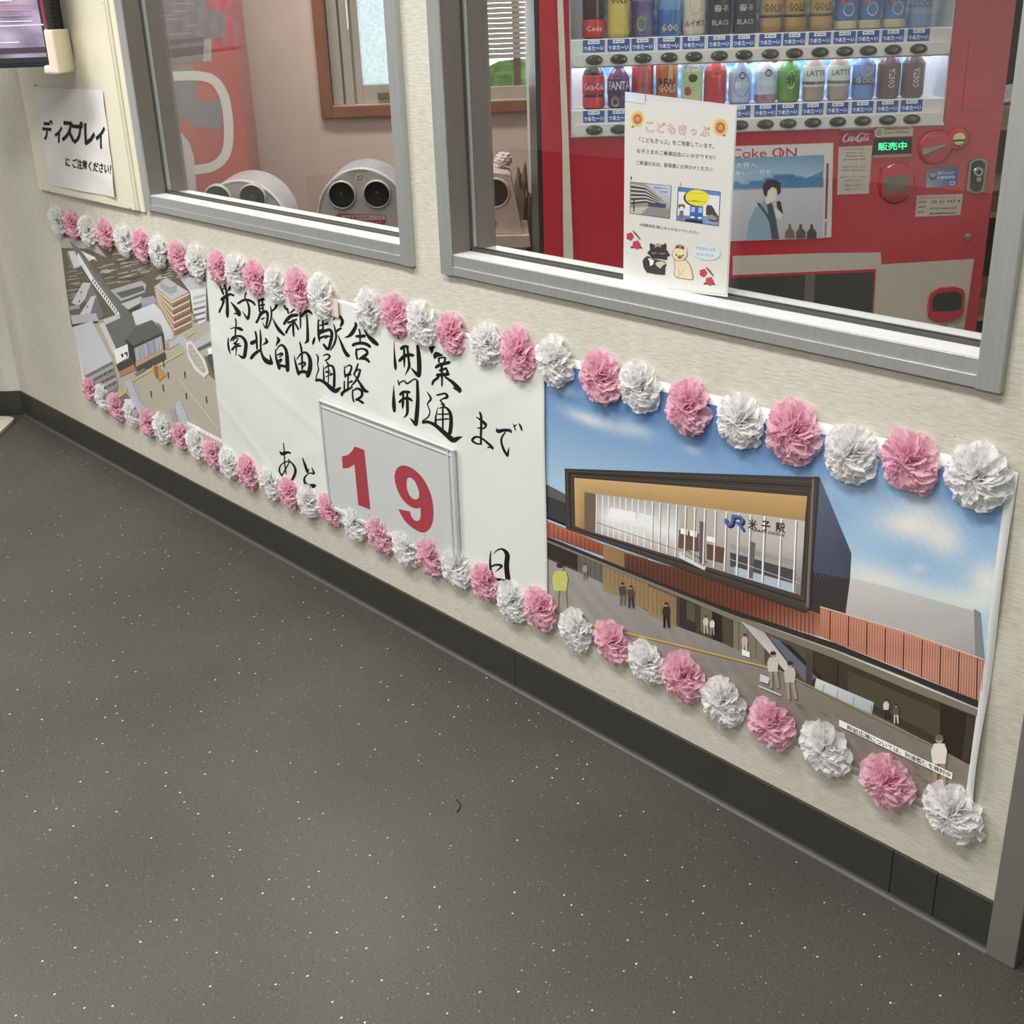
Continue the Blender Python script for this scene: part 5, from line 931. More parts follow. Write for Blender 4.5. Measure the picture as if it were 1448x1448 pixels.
L_ROW = [
 ('bottle', COLA, [(.3, .68, (206, 30, 44)), (.03, .24, (214, 40, 50))], (220, 60, 66), [('Coca-Cola', .46, .75, .22, Wt, 0)], 'cola bottle with red label and red cap', None, None),
 ('bottle', (96, 40, 92), [(.3, .68, (84, 34, 96))], (110, 60, 130), [('FANTA', .52, .78, .26, Wt, 0)], 'purple grape soda bottle with dark cap', .115, [(-.4, .16, .4, .12, (110, 150, 90)), (.3, .14, .4, .12, (100, 60, 140))]),
 ('can', (190, 30, 40), [(.9, .96, (200, 150, 130))], None, [('Coca-Cola', .5, .7, .24, (120, 14, 22), 0)], 'red cola can', .122, None),
 ('can', (196, 104, 62), [(.9, .96, (210, 170, 140))], None, [('REAL', .52, .62, .24, (40, 26, 24), 0), ('GOLD', .4, .66, .24, (240, 226, 190), 0)], 'amber energy drink can', .122, [(.2, .7, .22, .25, (236, 200, 120))]),
 ('pack', (196, 216, 150), [(.74, .95, (238, 242, 236))], None, [('グリーン', .82, .7, .2, (80, 150, 80), 0)], 'pale green juice carton', .12, [(0, .6, .42, .09, (70, 64, 40)), (-.45, .32, .32, .1, (206, 70, 80)), (.3, .2, .4, .12, (214, 224, 140))]),
 ('bottle', (206, 44, 52), [(.06, .7, (206, 44, 52))], (120, 200, 70), [], 'red apple juice pouch bottle with green cap', .13, [(0, .62, .5, .06, (236, 216, 214)), (.1, .16, .55, .12, (176, 30, 40))]),
 ('bottle', (150, 176, 214), [(.05, .7, (176, 196, 226))], (150, 120, 190), [('鉄分', .42, .5, .24, Wt, 0)], 'pale blue pouch bottle with purple grape', .12, [(0, .42, .72, .26, (74, 44, 106)), (0, .62, .3, .08, (40, 36, 60))]),
 ('bottle', (206, 216, 226), [(.05, .7, (196, 216, 232)), (.04, .2, (220, 90, 120))], (230, 150, 160), [('食物繊維', .44, .62, .18, Wt, 0)], 'peach juice bottle with pink base', .12, [(0, .45, .74, .26, (232, 150, 90)), (0, .66, .3, .08, (50, 44, 50))]),
 ('bottle', (98, 160, 66), [(.1, .7, (90, 158, 60))], (64, 72, 96), [('綾茶', .5, .34, .3, (30, 50, 30), 0)], 'green tea bottle with dark leaf topper', .12, [(0, .5, .4, .2, (206, 220, 196))]),
 ('bottle', (176, 150, 136), [(.3, .72, (226, 228, 226)), (.34, .42, (96, 84, 70))], (120, 114, 108), [('LATTE', .58, .66, .17, (90, 84, 80), 0)], 'left white banded latte bottle', None, None),
 ('bottle', (176, 150, 136), [(.3, .72, (226, 228, 226)), (.34, .42, (96, 84, 70))], (120, 114, 108), [('LATTE', .58, .66, .17, (90, 84, 80), 0)], 'right white banded latte bottle', None, None),
 ('bottle', (120, 152, 206), [(.05, .72, (96, 140, 208)), (.3, .46, (56, 44, 66))], (206, 130, 110), [('ICE COCOA', .4, .74, .15, Wt, 0)], 'blue ice cocoa bottle', None, [(0, .62, .6, .14, (214, 206, 206)), (.1, .58, .3, .1, (214, 176, 60))]),
 ('bottle', (104, 60, 62), [(.06, .72, (96, 46, 54)), (.66, .72, (150, 120, 80))], (176, 60, 84), [('COSTA', .42, .62, .2, (236, 220, 214), 1)], 'maroon coffee bottle with brown round tag', None, None),
 ('bottle', (84, 52, 56), [(.06, .72, (90, 44, 56)), (.06, .2, (60, 92, 66)), (.66, .72, (90, 120, 84))], (176, 60, 84), [('COSTA', .42, .62, .2, (236, 220, 214), 1)], 'maroon coffee bottle with green round tag', None, None)]
for row, R0 in (('upper', U_ROW), ('lower', L_ROW)):
    for i, (k, b, lb, cp_, tx_, ds, H_, ex) in enumerate(R0):
        o = drink(row, i, k, b, lb, None, cp_, tx_, ds, H_, ex)
        if row == 'lower' and i in (6, 7, 11, 12, 13):      # round neck tags
            c = {6: (196, 60, 110), 7: (232, 90, 104), 11: (222, 80, 74), 12: (70, 58, 50), 13: (84, 120, 84)}[i]
            u = uz(colpx[row][i]+11, 150, DM+.02)[0]; zc = shelf_z[row]+(.118 if i > 8 else .112)
            MB(lambda p: UD(u+p[0], DM+.016+p[1], zc+p[2])).lathe([(.0145, 0), (.0145, -.0015), (.012, -.0018)], 20, axis='y').build('neck_tag', plas(c, .4), o)
        if row == 'lower' and i == 8:
            u = uz(1117, 150, DM+.03)[0]; zc = shelf_z[row]+.112
            bm = bmesh.new(); bmesh.ops.create_icosphere(bm, subdivisions=2, radius=.011)
            for v in bm.verts: v.co = Vector((v.co.x*1.5, v.co.y*.5, v.co.z*.8+.004*sin(v.co.x*400)))
            MB(lambda p: UD(u+p[0], DM+.03+p[1], zc+p[2])).bm(bm).build('leaf_topper', plas((56, 66, 92)), o, smooth=True)
# ================================================================== SIDE ROOM: bins, second machine, rack
DBN = 4.4
GB = pm('bin silver plastic', (192, 188, 186), .28, var=.06, scale=18, coat=.3); GBD = pm('bin dome silver', (206, 206, 210), .22, .25, var=.04)
HOLE = pm('bin hole dark', (28, 30, 38), .2, var=.3, scale=30)
def bin_thing(cx, topy, holes, label, label_text, w=.165):
    u, zt = uz(cx, topy, DBN); hw = w
    o = thing('recycling_bin', label, 'recycling bin', UD(u, DBN+.17, 0), YAW, 'recycling bins in the side room')
    zc = zt-.17
    def outline(k, n=24): return [(u-hw*k, 0.005), (u+hw*k, 0.005)]+[(u+hw*k*cos(pi*i/n), zc+(zt-zc)*k*sin(pi*i/n)) for i in range(n+1)]
    V = []; F = []
    L_ = [(outline(.90), DBN+.004), (outline(.97), DBN-.004), (outline(1.0), DBN+.012), (outline(1.0), DBN+.26), (outline(.93), DBN+.29)]
    n = len(L_[0][0])
    for P, d in L_: V += [gx((x, d, z)) for x, z in P]
    for k in range(len(L_)-1):
        for i in range(n): j = (i+1) % n; F.append((k*n+i, k*n+j, (k+1)*n+j, (k+1)*n+i))
    F.append(tuple((len(L_)-1)*n+i for i in range(n)))
    mobj('shell', V, F, GBD, o)
    MB(gx).prism(outline(.91), DBN+.002, DBN+.02).build('front_plate', GB, o)
    for hx, hy in holes:
        hu, hz_ = uz(hx, hy, DBN-.01); r0 = 18.6/1693*DBN*.93
        c = MB(lambda p: UD(hu+p[0], DBN+p[1], hz_+p[2])).lathe([(r0*1.16, .004), (r0*1.1, -.018), (r0*1.02, -.024), (r0, -.02), (r0, .0)], 28, axis='y').build('hole_collar', GB, o, smooth=True)
        MB(lambda p: UD(hu+p[0], DBN+p[1], hz_+p[2])).lathe([(r0*1.0, -.010), (r0*.9, -.007), (.001, -.004)], 28, axis='y').build('hole_shade_disc', HOLE, c, smooth=True)  # dark disc painted in for the shaded recess of the hole
    if label_text:
        lb = PB(lambda x, y: gridp(x, y, DBN+.0005), NM, 1e-4, 1.0).at(420, 220, 8.044)
        lb.poly([(430, 690), (470, 660), (1000, 675), (1022, 725), (1000, 785), (700, 795), (440, 760)], (196, 70, 72)); lb.poly([(505, 680), (990, 680), (1010, 728), (520, 735)], (228, 196, 184))
        lb.text('空容器回収ボックス', [(540, 688), (975, 688), (975, 722), (540, 724)], (60, 40, 40), .01, 1); lb.text('きれいに分けましょう', [(560, 745), (960, 745), (960, 772), (560, 774)], (236, 214, 208), .01, 1)
        lb.build('red_label', PRINT, o)
        lb = PB(lambda x, y: gridp(x, y, DBN+.0005), NM, 1e-4, 1.0).at(420, 220, 8.044); lb.ell(716, 255, 54, 46, (226, 220, 190)); lb.ell(716, 255, 42, 35, (206, 200, 168)); lb.stroke([(690, 285, 8), (700, 240, 10), (745, 232, 8), (738, 275, 10), (690, 285, 8)], (90, 84, 60)); lb.build('round_label', PRINT, o)
    return o
bin_thing(508, 237, [(483.5, 275.5), (533, 274.5)], 'silver dome recycling bin with two round holes and red label', True)
bin_thing(336, 254, [(308, 281), (357, 280)], 'silver dome recycling bin in front of the red panel, holes half hidden', False)
# boxy bin seen beside the vending machine
B3 = pm('beige bin plastic', (198, 184, 172), .4, var=.10, scale=20)
u3, z3 = uz(700, 273, DBN)
o = thing('recycling_bin', 'boxy beige recycling bin with one round hole beside the red machine', 'recycling bin', UD(u3-.05, DBN+.15, 0), YAW, 'recycling bins in the side room')
pf = [uz(x, y, DBN) for x, y in ((630, 244), (684, 243), (718, 246.5), (722, 249), (739, 331), (630, 331))]
MB(gx).prism(pf, DBN, DBN+.28).build('head', B3, o)
MB(gx).prism([uz(x, y, DBN) for x, y in ((630, 333), (748, 331), (750, 347), (630, 350))], DBN-.03, DBN+.30).build('ledge', B3, o)
MB(gx).box(uz(630, 345, DBN)[0], uz(744, 345, DBN)[0], DBN, DBN+.28, 0, uz(700, 348, DBN)[1]).build('base', B3, o)
c = MB(lambda p: UD(u3+p[0], DBN+p[1], z3+p[2])).lathe([(.056, .004), (.053, -.006), (.048, -.009), (.047, -.004), (.047, .0)], 30, axis='y').build('hole_collar', B3, o, smooth=True)
MB(lambda p: UD(u3+p[0], DBN+p[1], z3+p[2])).lathe([(.047, -.003), (.04, -.002), (.001, -.0015)], 30, axis='y').build('hole_shade_disc', pm('olive hole shade', (58, 54, 44), .3, var=.3), c)  # dark colour stands in for the shade inside the hole
lb = PB(lambda x, y: gridp(x, y, DBN-.0005), NM, 1e-4, 1.0); lb.ell(694.5, 316.5, 8, 7.5, (196, 44, 56)); lb.ell(694.5, 316.5, 5.5, 5, (232, 190, 190)); lb.stroke([(691, 315, 1.2), (694, 319, 1.2), (698, 313, 1.2)], (190, 40, 50)); lb.build('round_label', PRINT, o)
# crumpled bag and a pale strip leaning between bin and machine
def blob(name, c, r, mat, label, cat, seed):
    rg = random.Random(seed); ph = [rg.random()*6 for _ in range(6)]
    bm = bmesh.new(); bmesh.ops.create_icosphere(bm, subdivisions=4, radius=1)
    for v in bm.verts:
        q = v.co; k = 1+.10*sin(9*q.x+ph[0])*sin(8*q.z+ph[1])+.07*sin(17*q.z+ph[2]+3*q.x)+.05*sin(23*q.y+ph[3])*cos(19*q.x)
        v.co = Vector((c[0]+q.x*r[0]*k, c[1]+q.y*r[1]*k, c[2]+max(q.z*k, -1)*r[2]))
    tag(MB(gx).bm(bm).build(name, mat), label, cat)
ub, zb = uz(739, 290, 4.8)
blob('plastic_bag', (ub, 4.82, zb/2+.07), (.045, .07, zb/2+.07), pm('olive bag', (112, 102, 84), .4, var=.2, scale=30, bump=.4), 'crumpled olive rubbish bag squeezed between beige bin and red machine', 'bag', 3)
ub, zb = uz(712, 238, 4.55)
blob('paper_scrap', (ub, 4.56, uz(700, 244, DBN)[1]+.026), (.032, .04, .026), pm('pale scrap', (206, 196, 192), .5), 'crumpled pale scrap lying on the beige bin', 'paper scrap', 9)
q = [uz(x, y, 4.95) for x, y in ((741, -40), (753, -40), (757, 330), (749, 330))]
q = q[:2]+[(q[2][0], 0.), (q[3][0], 0.)]
tag(MB(gx).prism(q, 4.94, 4.97).build('white_board', pm('white board', (222, 222, 226), .4)), 'narrow white board standing upright left of the red machine', 'board')
# second red machine at the left
o = thing('red_machine', 'red machine front with pale rounded outline seen through the left window', 'vending machine', UD(uz(250, 100, 4.72)[0], 4.83, 0), YAW)
a, b = uz(60, 100, 4.72)[0], uz(337, 100, 4.72)[0]
MB(gx).box(a, b, 4.72, 4.94, .02, 1.83, .006).build('body', pm('hazed red enamel', (172, 82, 74), .35, var=.05, scale=4), o)  # red greyed, the haze reflected in the window is put into the colour
MB(gx).box(a+.03, b-.03, 4.74, 4.92, 0, .02).build('plinth', BLK, o)
pb = PB(lambda x, y: gridp(x, y, 4.72), NM, 1e-4, 1.0).at(180, 0, 3.448); pb.base = .0004
pb.poly([(-200, -300), (385, -300), (390, 40), (480, 60), (480, 190), (410, 190), (410, 300), (200, 310), (-200, 320)], (124, 118, 114)); pb.poly([(375, 190), (410, 190), (410, 300), (370, 300)], (168, 160, 150))
pb.poly([(-200, 330), (320, 318), (345, 420), (345, 480), (460, 490), (455, 630), (330, 620), (240, 560), (-200, 560)], (128, 120, 128)); pb.poly([(345, 400), (400, 420), (440, 460), (430, 490), (345, 480)], (196, 92, 70)); pb.poly([(230, 560), (330, 620), (300, 680), (240, 620)], (196, 92, 70))
pb.stroke([(-200, 375, 46), (200, 372, 46), (350, 370, 46), (430, 400, 46), (478, 490, 46), (495, 640, 46), (480, 750, 46), (420, 810, 46), (330, 828, 46)], (206, 198, 196))
pb.poly([(200, 600), (250, 630), (300, 690), (325, 760), (340, 960), (200, 960)], (192, 186, 186)); pb.build('front_print', PRINT, o)
# rack with wooden trays at the right of the machine
DR = 3.95
r0, r1 = mu1+.02, uz(1530, 200, DR)[0]+.12
rk = thing('storage_rack', 'dark storage rack behind the right edge of the red machine', 'rack', UD((r0+r1)/2, DR+.2, 0), YAW)
PW = pm('pale pine', (206, 172, 130), .5, var=.15, scale=8, stretch=(1, 1, 8)); RB = pm('rack black', (34, 32, 34), .5)
MB(gx).box(r0, r1, DR+.40, DR+.42, 0, 1.75).build('back_sheet', RB, rk)
for ux in (r0, r1-.03):
    for dd in (DR, DR+.37): MB(gx).box(ux, ux+.03, dd, dd+.03, 0, 1.75, .002).build('post', pm('rack post', (190, 174, 156), .5), rk)
for k, (py, lab, colr) in enumerate(((176, 'upper', (198, 168, 128)), (300, 'middle', (150, 120, 92)), (446, 'lower', (186, 146, 100)))):
    zz = uz(1425, py, DR)[1]; MB(gx).box(r0+.001, r1-.001, DR+.005, DR+.395, zz-.018, zz, .002).build('shelf_board', PW, rk)
    tr_ = thing('wooden_tray', f'brown wooden tray on the {lab} shelf of the dark rack', 'tray', UD((r0+r1)/2, DR+.18, zz), YAW, 'wooden trays on the rack')
    wm = pm('tray wood %d' % k, colr, .5, var=.2, scale=7, stretch=(1, 1, 6)); x0, x1, y0, y1 = r0+.035, r1-.035, DR+.01, DR+.36
    MB(gx).box(x0, x1, y0, y1, zz+.001, zz+.010).build('base', wm, tr_)
    for q in ((x0, x1, y0, y0+.012), (x0, x1, y1-.012, y1), (x0, x0+.012, y0+.012, y1-.012), (x1-.012, x1, y0+.012, y1-.012)): MB(gx).box(*q, zz+.010, zz+.055, .001).build('side', wm, tr_)
zz = uz(1425, 176, DR)[1]
bm = bmesh.new(); bmesh.ops.create_grid(bm, x_segments=24, y_segments=18, size=.5)
for v in bm.verts: v.co = Vector((r0+.05+(v.co.x+.5)*(r1-r0-.1), DR+.03+(v.co.y+.5)*.3, zz+.058+.028*abs(sin(v.co.x*9+v.co.y*5))+.02*sin(v.co.y*13)**2))
tag(MB(gx).bm(bm).build('plastic_wrap', pm('pale blue film', (198, 214, 226), .15, var=.08, coat=.6)), 'crumpled pale blue plastic film over the upper wooden tray', 'plastic film')
zz = uz(1425, 300, DR)[1]
bm = bmesh.new(); bmesh.ops.create_grid(bm, x_segments=20, y_segments=16, size=.5)
for v in bm.verts: v.co = Vector((r0+.05+(v.co.x+.5)*(r1-r0-.1), DR+.03+(v.co.y+.5)*.3, zz+.06+.03*cos(v.co.x*3)*abs(cos(v.co.y*4))+.008*sin(v.co.x*20)))
tag(MB(gx).bm(bm).build('cloth', pm('beige cloth', (206, 190, 172), .8)), 'beige cloth heaped on the middle wooden tray', 'cloth')
# ================================================================== NOTICES
# sheet taped to the right window
YS = .034
def Sg(x, y): return wallp(x, y, YS)
NS = (0, -1, 0)
tk = thing('ticket_notice', 'white laminated notice with cats and sunflowers taped on the right window', 'notice', Sg(955, 410))
def flat(name, quad, y, th, mat, par):
    q = [wallp(px, py, y) for px, py in quad]; V = [v+Vector((0, -th, 0)) for v in q]+q
    return mobj(name, V, [(0, 3, 2, 1), (4, 5, 6, 7), (0, 1, 5, 4), (1, 2, 6, 5), (2, 3, 7, 6), (3, 0, 4, 7)], mat, par)
flat('film_pouch', [(884, 129.5), (1043, 149), (1029, 420), (881.5, 402)], YS+.0006, .0003, pm('laminate film', (196, 198, 204), .12, var=.03, coat=.8), tk)
flat('paper', [(884, 141.5), (1041.5, 151), (1027, 416), (881.5, 401)], YS, .0004, pm('notice paper', (205, 205, 198), .3, var=.015, coat=.4), tk)
pb = PB(Sg, NS, 6e-6, .86).at(880, 140, 8.776); pb.base = .0005
for cx, cy, r in ((192, 245, 78), (1220, 350, 86)):
    P = []
    for i in range(34): t = 2*pi*i/34; k = 1.12 if i % 2 else .9; P.append((cx+r*k*cos(t)*1.02, cy+r*k*sin(t)*1.25))
    pb.poly(P, (238, 190, 84)); pb.ell(cx, cy+4, r*.68, r*.80, (196, 104, 56)); pb.ell(cx, cy+4, r*.36, r*.42, (214, 150, 96)); pb.poly([(cx+(-60 if cx < 500 else 30), cy+80), (cx+(-80 if cx < 500 else 70), cy+100), (cx+(-30 if cx < 500 else 40), cy+118)], (110, 130, 80))
T_ = [(290, 280), (1085, 330), (1085, 470), (290, 410)]
for i, ch in enumerate('こどもきっぷ'):
    x0 = (290, 430, 562, 700, 850, 970)[i]; x1 = (395, 540, 665, 800, 925, 1090)[i]; y0 = (278, 285, 300, 315, 368, 330)[i]; y1 = (410, 420, 435, 445, 450, 465)[i]
    q = [(x0, y0), (x1, y0+6), (x1, y1+6), (x0, y1)]
    pb.text(ch, q, (150, 92, 94), .028, 2); pb.text(ch, [(x0+4, y0+4), (x1-4, y0+10), (x1-4, y1+2), (x0+4, y1-4)], (240, 200, 198), 0., 2)
for t, q in (('「こどもきっぷ」をご用意しています。', [(215, 470), (1140, 555), (1140, 615), (215, 535)]), ('お子さまのご乗車記念にいかがですか？', [(182, 610), (1158, 700), (1158, 755), (182, 670)]), ('ご希望の方は、駅係員にお声かけください', [(175, 760), (1120, 845), (1120, 900), (175, 815)])): pb.text(t, q, (70, 72, 72), .004, 2)
pb.text('1', [(106, 960), (122, 961), (122, 1003), (106, 1002)], (80, 80, 80), 0, 1); pb.text('2', [(716, 1034), (736, 1035), (736, 1076), (716, 1075)], (80, 80, 80), 0, 1)
pb.at(880, 260, 8.776)
# photo 1: apartment block
pb.poly([(100, -28), (616, 22), (594, 434), (94, 366)], (90, 92, 96)); pb.poly([(106, -20), (608, 28), (588, 424), (100, 360)], [(150, 176, 206), (186, 200, 222), (150, 146, 146), (146, 140, 130)])
pb.poly([(106, -20), (280, -4), (400, 100), (560, 235), (560, 300), (106, 320)], (150, 144, 134))
for k in range(5): pb.poly([(110, 20+k*52), (300, 52+k*40), (540, 225+k*12), (540, 236+k*12), (300, 72+k*40), (110, 44+k*52)], (70, 66, 64)); pb.poly([(110, 2+k*52), (290, 36+k*40), (540, 215+k*12), (540, 222+k*12), (290, 48+k*40), (110, 16+k*52)], (206, 200, 186))
pb.poly([(102, 300), (330, 280), (250, 350), (240, 378), (100, 360)], (196, 184, 164)); pb.poly([(330, 290), (590, 310), (586, 424), (250, 380)], (140, 136, 138)); pb.poly([(320, 240), (440, 232), (540, 250), (540, 300), (330, 280)], (72, 76, 92)); pb.poly([(140, 190), (156, 190), (156, 345), (140, 345)], (70, 58, 48))
pb.text('鳥取県米子市の', [(395, 36), (588, 50), (588, 70), (395, 54)], (70, 90, 140), .01, 1); pb.text('米子駅', [(465, 84), (562, 92), (562, 114), (465, 106)], (90, 110, 160), .01, 1)
# photo 2: yellow speech oval, blue train front
pb.poly([(694, 34), (1224, 96), (1200, 524), (672, 452)], (60, 84, 130)); pb.poly([(700, 42), (1216, 104), (1192, 514), (680, 446)], [(70, 120, 190), (90, 140, 200), (120, 160, 206), (90, 136, 190)]); pb.poly([(702, 95), (1212, 150), (1200, 400), (690, 390)], (222, 226, 230))
pb.ell(915, 180, 152, 102, (60, 60, 74), 26, .1); pb.ell(935, 172, 148, 100, (244, 232, 36), 26, .1); pb.text('どらえきん', [(870, 100), (1010, 112), (1010, 145), (870, 133)], (214, 160, 60), 0, 1) if False else pb.stroke([(880, 110, 6), (1010, 122, 6)], (216, 180, 40)); pb.text('米子駅限定 きっぷ', [(822, 196), (1040, 212), (1040, 236), (822, 220)], (60, 50, 30), .01, 1)
pb.poly([(846, 272), (1008, 282), (1000, 490), (836, 470)], (52, 96, 186)); pb.poly([(860, 285), (905, 288), (902, 350), (856, 346)], (160, 190, 226)); pb.poly([(950, 292), (996, 296), (992, 358), (946, 354)], (160, 190, 226)); pb.poly([(850, 400), (900, 404), (898, 424), (848, 420)], (232, 236, 240)); pb.poly([(945, 410), (990, 414), (988, 434), (943, 430)], (232, 236, 240))
pb.poly([(790, 430), (1000, 460), (1000, 492), (780, 462)], (50, 52, 60))
pb.poly([(1042, 300), (1064, 252), (1085, 268), (1110, 262), (1130, 290), (1160, 345), (1194, 400), (1190, 470), (1130, 470), (1080, 455), (1070, 400), (1042, 380)], (78, 74, 68)); pb.poly([(1060, 390), (1120, 380), (1180, 420), (1170, 450), (1090, 440)], (150, 140, 128))
pb.ell(740, 285, 42, 34, (60, 54, 60)); pb.ell(740, 300, 30, 22, (226, 214, 206)); pb.poly([(716, 330), (764, 334), (766, 430), (706, 424)], (120, 112, 112)); pb.poly([(700, 245), (780, 250), (776, 268), (700, 262)], (210, 110, 120))
pb.text('※自動改札機には入れないでください', [(218, 480), (960, 590), (960, 628), (218, 520)], (96, 98, 98), .002, 2)
# plum blossoms
for ox, oy in ((0, 0), (908, 452)):
    for cx, cy, r in ((100, 652, 46), (178, 756, 50)):
        for k in range(5): t = 2*pi*k/5-1.2; pb.ell(cx+ox+r*.55*cos(t), cy+oy+r*.6*sin(t), r*.52, r*.52, (206, 56, 72), 12)
    pb.stroke([(135+ox, 582+oy, 10), (175+ox, 625+oy, 22), (228+ox, 690+oy, 12)], (150, 66, 66)); pb.poly([(212+ox, 800+oy), (225+ox, 765+oy), (256+ox, 800+oy)], (90, 70, 64)); pb.poly([(105+ox, 778+oy), (130+ox, 770+oy), (140+ox, 795+oy), (110+ox, 798+oy)], (90, 70, 64))
# two seated cats
BC = (62, 60, 60)
pb.poly([(255, 960), (275, 920), (320, 892), (345, 900), (360, 930), (440, 940), (530, 960), (556, 1000), (540, 1030), (535, 1130), (430, 1122), (310, 1100), (270, 1040)], BC); pb.poly([(350, 815), (342, 760), (358, 732), (400, 755), (440, 748), (500, 755), (545, 736), (554, 770), (550, 810), (600, 885), (560, 905), (560, 945), (480, 930), (370, 925), (350, 890), (312, 856)], BC)
pb.poly([(322, 915), (400, 950), (385, 1000), (350, 1020), (345, 970)], (232, 230, 226)); pb.poly([(412, 990), (440, 965), (500, 960), (552, 985), (500, 1020), (480, 1050), (445, 1030)], (206, 190, 168)); pb.poly([(404, 795), (412, 752), (450, 734), (480, 752), (490, 790), (445, 775)], (196, 150, 96)); pb.stroke([(370, 850, 5), (400, 862, 5), (430, 855, 5)], (200, 200, 200)); pb.stroke([(465, 858, 5), (500, 868, 5), (540, 858, 5)], (200, 200, 200))
YC = (232, 214, 170); YO = (110, 92, 74)
pb.poly([(645, 940), (800, 945), (850, 1010), (872, 1080), (888, 1170), (870, 1192), (680, 1165), (645, 1130), (655, 1050)], YO); pb.poly([(652, 945), (796, 950), (843, 1012), (864, 1080), (880, 1168), (864, 1185), (684, 1158), (652, 1128), (662, 1050)], YC)
pb.ell(716, 870, 96, 88, YO, 24); pb.ell(716, 870, 90, 82, YC, 24); pb.poly([(622, 765), (640, 752), (676, 775), (640, 825)], (232, 204, 186)); pb.poly([(770, 790), (815, 785), (812, 840), (790, 835)], (232, 204, 186)); pb.poly([(660, 798), (672, 765), (720, 750), (770, 775), (775, 815), (720, 800)], (120, 74, 56)); pb.ell(722, 776, 16, 14, (214, 160, 90), 10)
pb.ell(676, 880, 10, 13, (70, 60, 50), 10); pb.ell(758, 886, 10, 13, (70, 60, 50), 10); pb.ell(720, 908, 32, 24, (150, 108, 84), 14); pb.stroke([(700, 1060, 4), (715, 1100, 4), (690, 1150, 4)], YO); pb.stroke([(782, 1050, 4), (750, 1090, 4), (720, 1140, 4)], YO)
pb.ell(1045, 848, 180, 98, (206, 220, 228), 28, .12); pb.text('すきなきっぷを', [(918, 775), (1165, 800), (1165, 838), (918, 812)], (80, 84, 90), .004, 1); pb.text('えらんでにゃ', [(930, 850), (1140, 872), (1140, 908), (930, 886)], (80, 84, 90), .004, 1)
pb.build('notice_print', PRINT, tk)
flat('tape', [(884, 129.5), (912, 133), (912, 147), (884, 143)], YS-.0008, .0002, pm('clear tape', (196, 208, 220), .15, coat=.5), tk)
# cream board with the display warning, screen hung in front of it
CRM = pm('cream board paint', (226, 221, 200), .35, var=.02, scale=3, coat=.2)
xb0, xb1, zb0 = -3.722, -3.066, .842
bd = thing('cream_board', 'cream painted wall board with rivets left of the windows', 'board', ((xb0+xb1)/2, 0, zb0))
MB().box(xb0, xb1, -.012, -.0005, zb0, 2.25, .004).build('panel', CRM, bd)
MB().box(xb1-.012, xb1-.004, -.0165, -.011, zb0+.004, 2.24, .001).build('edge_trim', CRM, bd)
MB().box(xb1+.004, xb1+.030, -.007, -.0005, zb0, 2.25, .002).build('side_strip', CRM, bd)
for px, py in ((61, 268.5), (68.5, 269.5), (123, 281), (137.5, 284), (184, 293.5), (192, 295), (145, 3), (50, 121)):
    p = wallp(px, py, -.012); MB(lambda q, p=p: Vector((p.x+q[0], -.012+q[1], p.z+q[2]))).lathe([(.0055, 0), (.005, -.002), (.002, -.0035)], 12, axis='y').build('rivet', pm('rivet', (206, 200, 178), .3, .2), bd)
def pw(x, z): e = max(0, (1.02-z)/.18); e2 = max(0, (x+3.26)/.12); return .0140+.010*e*e*e2+.002*sin(z*30+x*9)**2
cn = [wallp(50, 122, -.013), wallp(146, 128, -.013), wallp(165, 279, -.013), wallp(73, 262, -.013)]
V = []; F = []; nx, nz = 16, 20
for j in range(nz+1):
    for i in range(nx+1): a_, b_ = i/nx, j/nz; p = (cn[0]*(1-a_)+cn[1]*a_)*(1-b_)+(cn[3]*(1-a_)+cn[2]*a_)*b_; V.append((p.x, -pw(p.x, p.z), p.z))
for j in range(nz):
    for i in range(nx): k = j*(nx+1)+i; F.append((k, k+nx+1, k+nx+2, k+1))
dw = mobj('warning_sheet', V, F, pm('warning paper', (232, 231, 228), .4, var=.02, coat=.25), smooth=True)
tag(dw, 'white paper sheet with large black warning about the display on cream board', 'notice')
pb = PB(lambda x, y: (lambda p: Vector((p.x, -pw(p.x, p.z)-.0012, p.z)))(wallp(x, y, -.0145)), NS, 1e-6, 1.0).at(60, 120, 7.62)
chars = ((8, 112, 370, 600), (140, 215, 440, 622), (215, 345, 388, 615), (325, 445, 388, 640), (455, 575, 415, 655), (582, 676, 440, 685))
for ch, (x0, x1, y0, y1) in zip('ディスプレイ', chars): pb.text(ch, [(x0, y0-4), (x1, y0+6), (x1, y1+6), (x0, y1-4)], (34, 34, 36), .035, 2)
pb.text('に ご注意ください！', [(250, 775), (745, 850), (745, 965), (250, 880)], (34, 34, 36), .022, 2)
pb.build('warning_lettering', PRINTM, dw)
DT = 3.3
ur, zbm = uz(74, 92, DT)[0], uz(40, 95.5, DT)[1]
tv = thing('wall_display', 'dark wall-hung screen with beige corner cushion at the upper left', 'display', UD(ur-.3, DT+.08, zbm), YAW)
NAV = pm('navy display housing', (44, 50, 62), .35, var=.05)
MB(gx).box(ur-.72, ur, DT, DT+.05, zbm, zbm+.46, .006).build('bezel', NAV, tv)
MB(gx).box(ur-.66, ur-.004, DT+.04, DT+.19, zbm+.012, zbm+.44, .016).build('rear_housing', NAV, tv)
for i in range(9): MB(gx).box(ur-.009, ur-.001, DT+.082, DT+.140, zbm+.08+i*.011, zbm+.084+i*.011).build('vent_slot', BLK, tv)
MB(gx).box(ur-.004, ur+.0015, DT-.002, DT+.006, zbm+.09, zbm+.3).build('edge_strip', pm('red strip', (150, 60, 76), .3), tv)
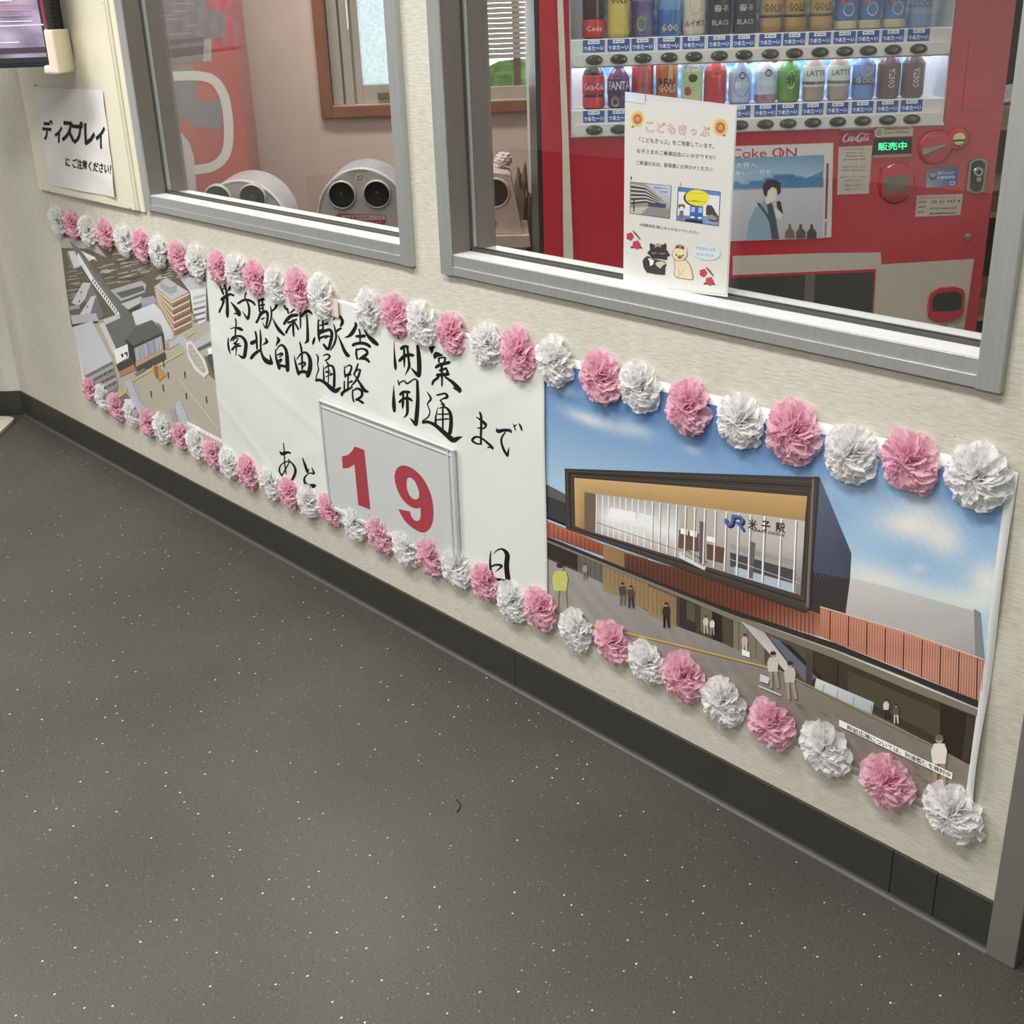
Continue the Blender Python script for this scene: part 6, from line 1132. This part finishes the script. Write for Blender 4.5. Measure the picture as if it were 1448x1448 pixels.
MB(gx).box(ur-.004, ur+.002, DT-.003, DT+.006, zbm+.052, zbm+.09).build('edge_strip', pm('grey strip', (176, 184, 190), .3), tv)
pb = PB(lambda x, y: UD(ur-.71+x*.70, DT-.0006, zbm+.448-y*.437), NM, 5e-5, 1.0)
def scr(x, y):
    n = .5+.5*sin(x*31+y*11)*sin(y*27-x*7); return mixc((112, 96, 122), (176, 160, 190), n)
pb.quadgrid([(0, 0), (1, 0), (1, 1), (0, 1)], 30, 20, scr)
for i in range(14): y = .30+i*.045; x = .55+.1*(i % 3); pb.line([(x, y), (x+.16+.1*(i % 2), y)], .008, (206, 196, 214))
for i in range(10): y = .5+i*.03; pb.line([(.8, y), (.97, y+.004)], .006, random.choice([(216, 200, 220), (200, 130, 150), (150, 130, 170)]))
pb.line([(.5, .93), (1, .93)], .03, (70, 62, 74)); pb.line([(.5, .985), (1, .985)], .03, (46, 44, 52))
pb.build('screen', printmat('screen glow', .2, .5, .22), tv)
cu = MB(gx); cu.box(ur-.004, ur+.020, DT-.014, DT+.115, zbm-.018, zbm+.088, .005); cu.box(ur-.020, ur+.019, DT-.0135, DT+.114, zbm-.0175, zbm+.004, .006)
cu.build('corner_cushion', pm('beige foam', (226, 214, 194), .7, var=.02), tv)
wy = wallp(60, 40, -.014)
MB().tube([UD(ur-.25, DT+.18, zbm+.25), UD(ur-.22, DT+.22, zbm+.25), Vector((-3.45, -.012, zbm+.25))], .018, 10).build('mount_arm', NAV, tv)
# stand base at the left edge, thread on the floor
sb = thing('sign_stand', 'beige rounded base plate of a stand at the left edge of the floor', 'stand', floorp(-14, 600))
pts = [floorp(x, y, .012) for x, y in ((-60, 588), (8, 588.5), (15, 589), (19, 590.5), (19.5, 592), (17, 595), (0, 611), (-20, 628), (-80, 628))]
V = [(p.x, p.y, .012) for p in pts]+[(p.x, p.y, 0.001) for p in pts]; n = len(pts)
mobj('base_plate', V, [tuple(range(n))[::-1], tuple(range(n, 2*n))]+[(i, (i+1) % n, (i+1) % n+n, i+n) for i in range(n)], pm('stand beige', (206, 198, 180), .4), sb)
c0 = floorp(-14, 600); MB().lathe([(.012, .012), (.012, 1.0)], 14, (c0.x, c0.y, 0)).build('pole', pm('stand pole', (150, 148, 142), .3, .5), sb)
th = [floorp(x, y, .0012) for x, y in ((645.5, 1130.5), (647.5, 1133), (650.5, 1137), (651, 1140), (649.5, 1143.5), (647, 1147), (646.5, 1148.5))]
tag(MB().tube(th, .0011, 6).build('thread', pm('black thread', (24, 24, 24), .7)), 'short curved black thread lying on the grey floor', 'thread')
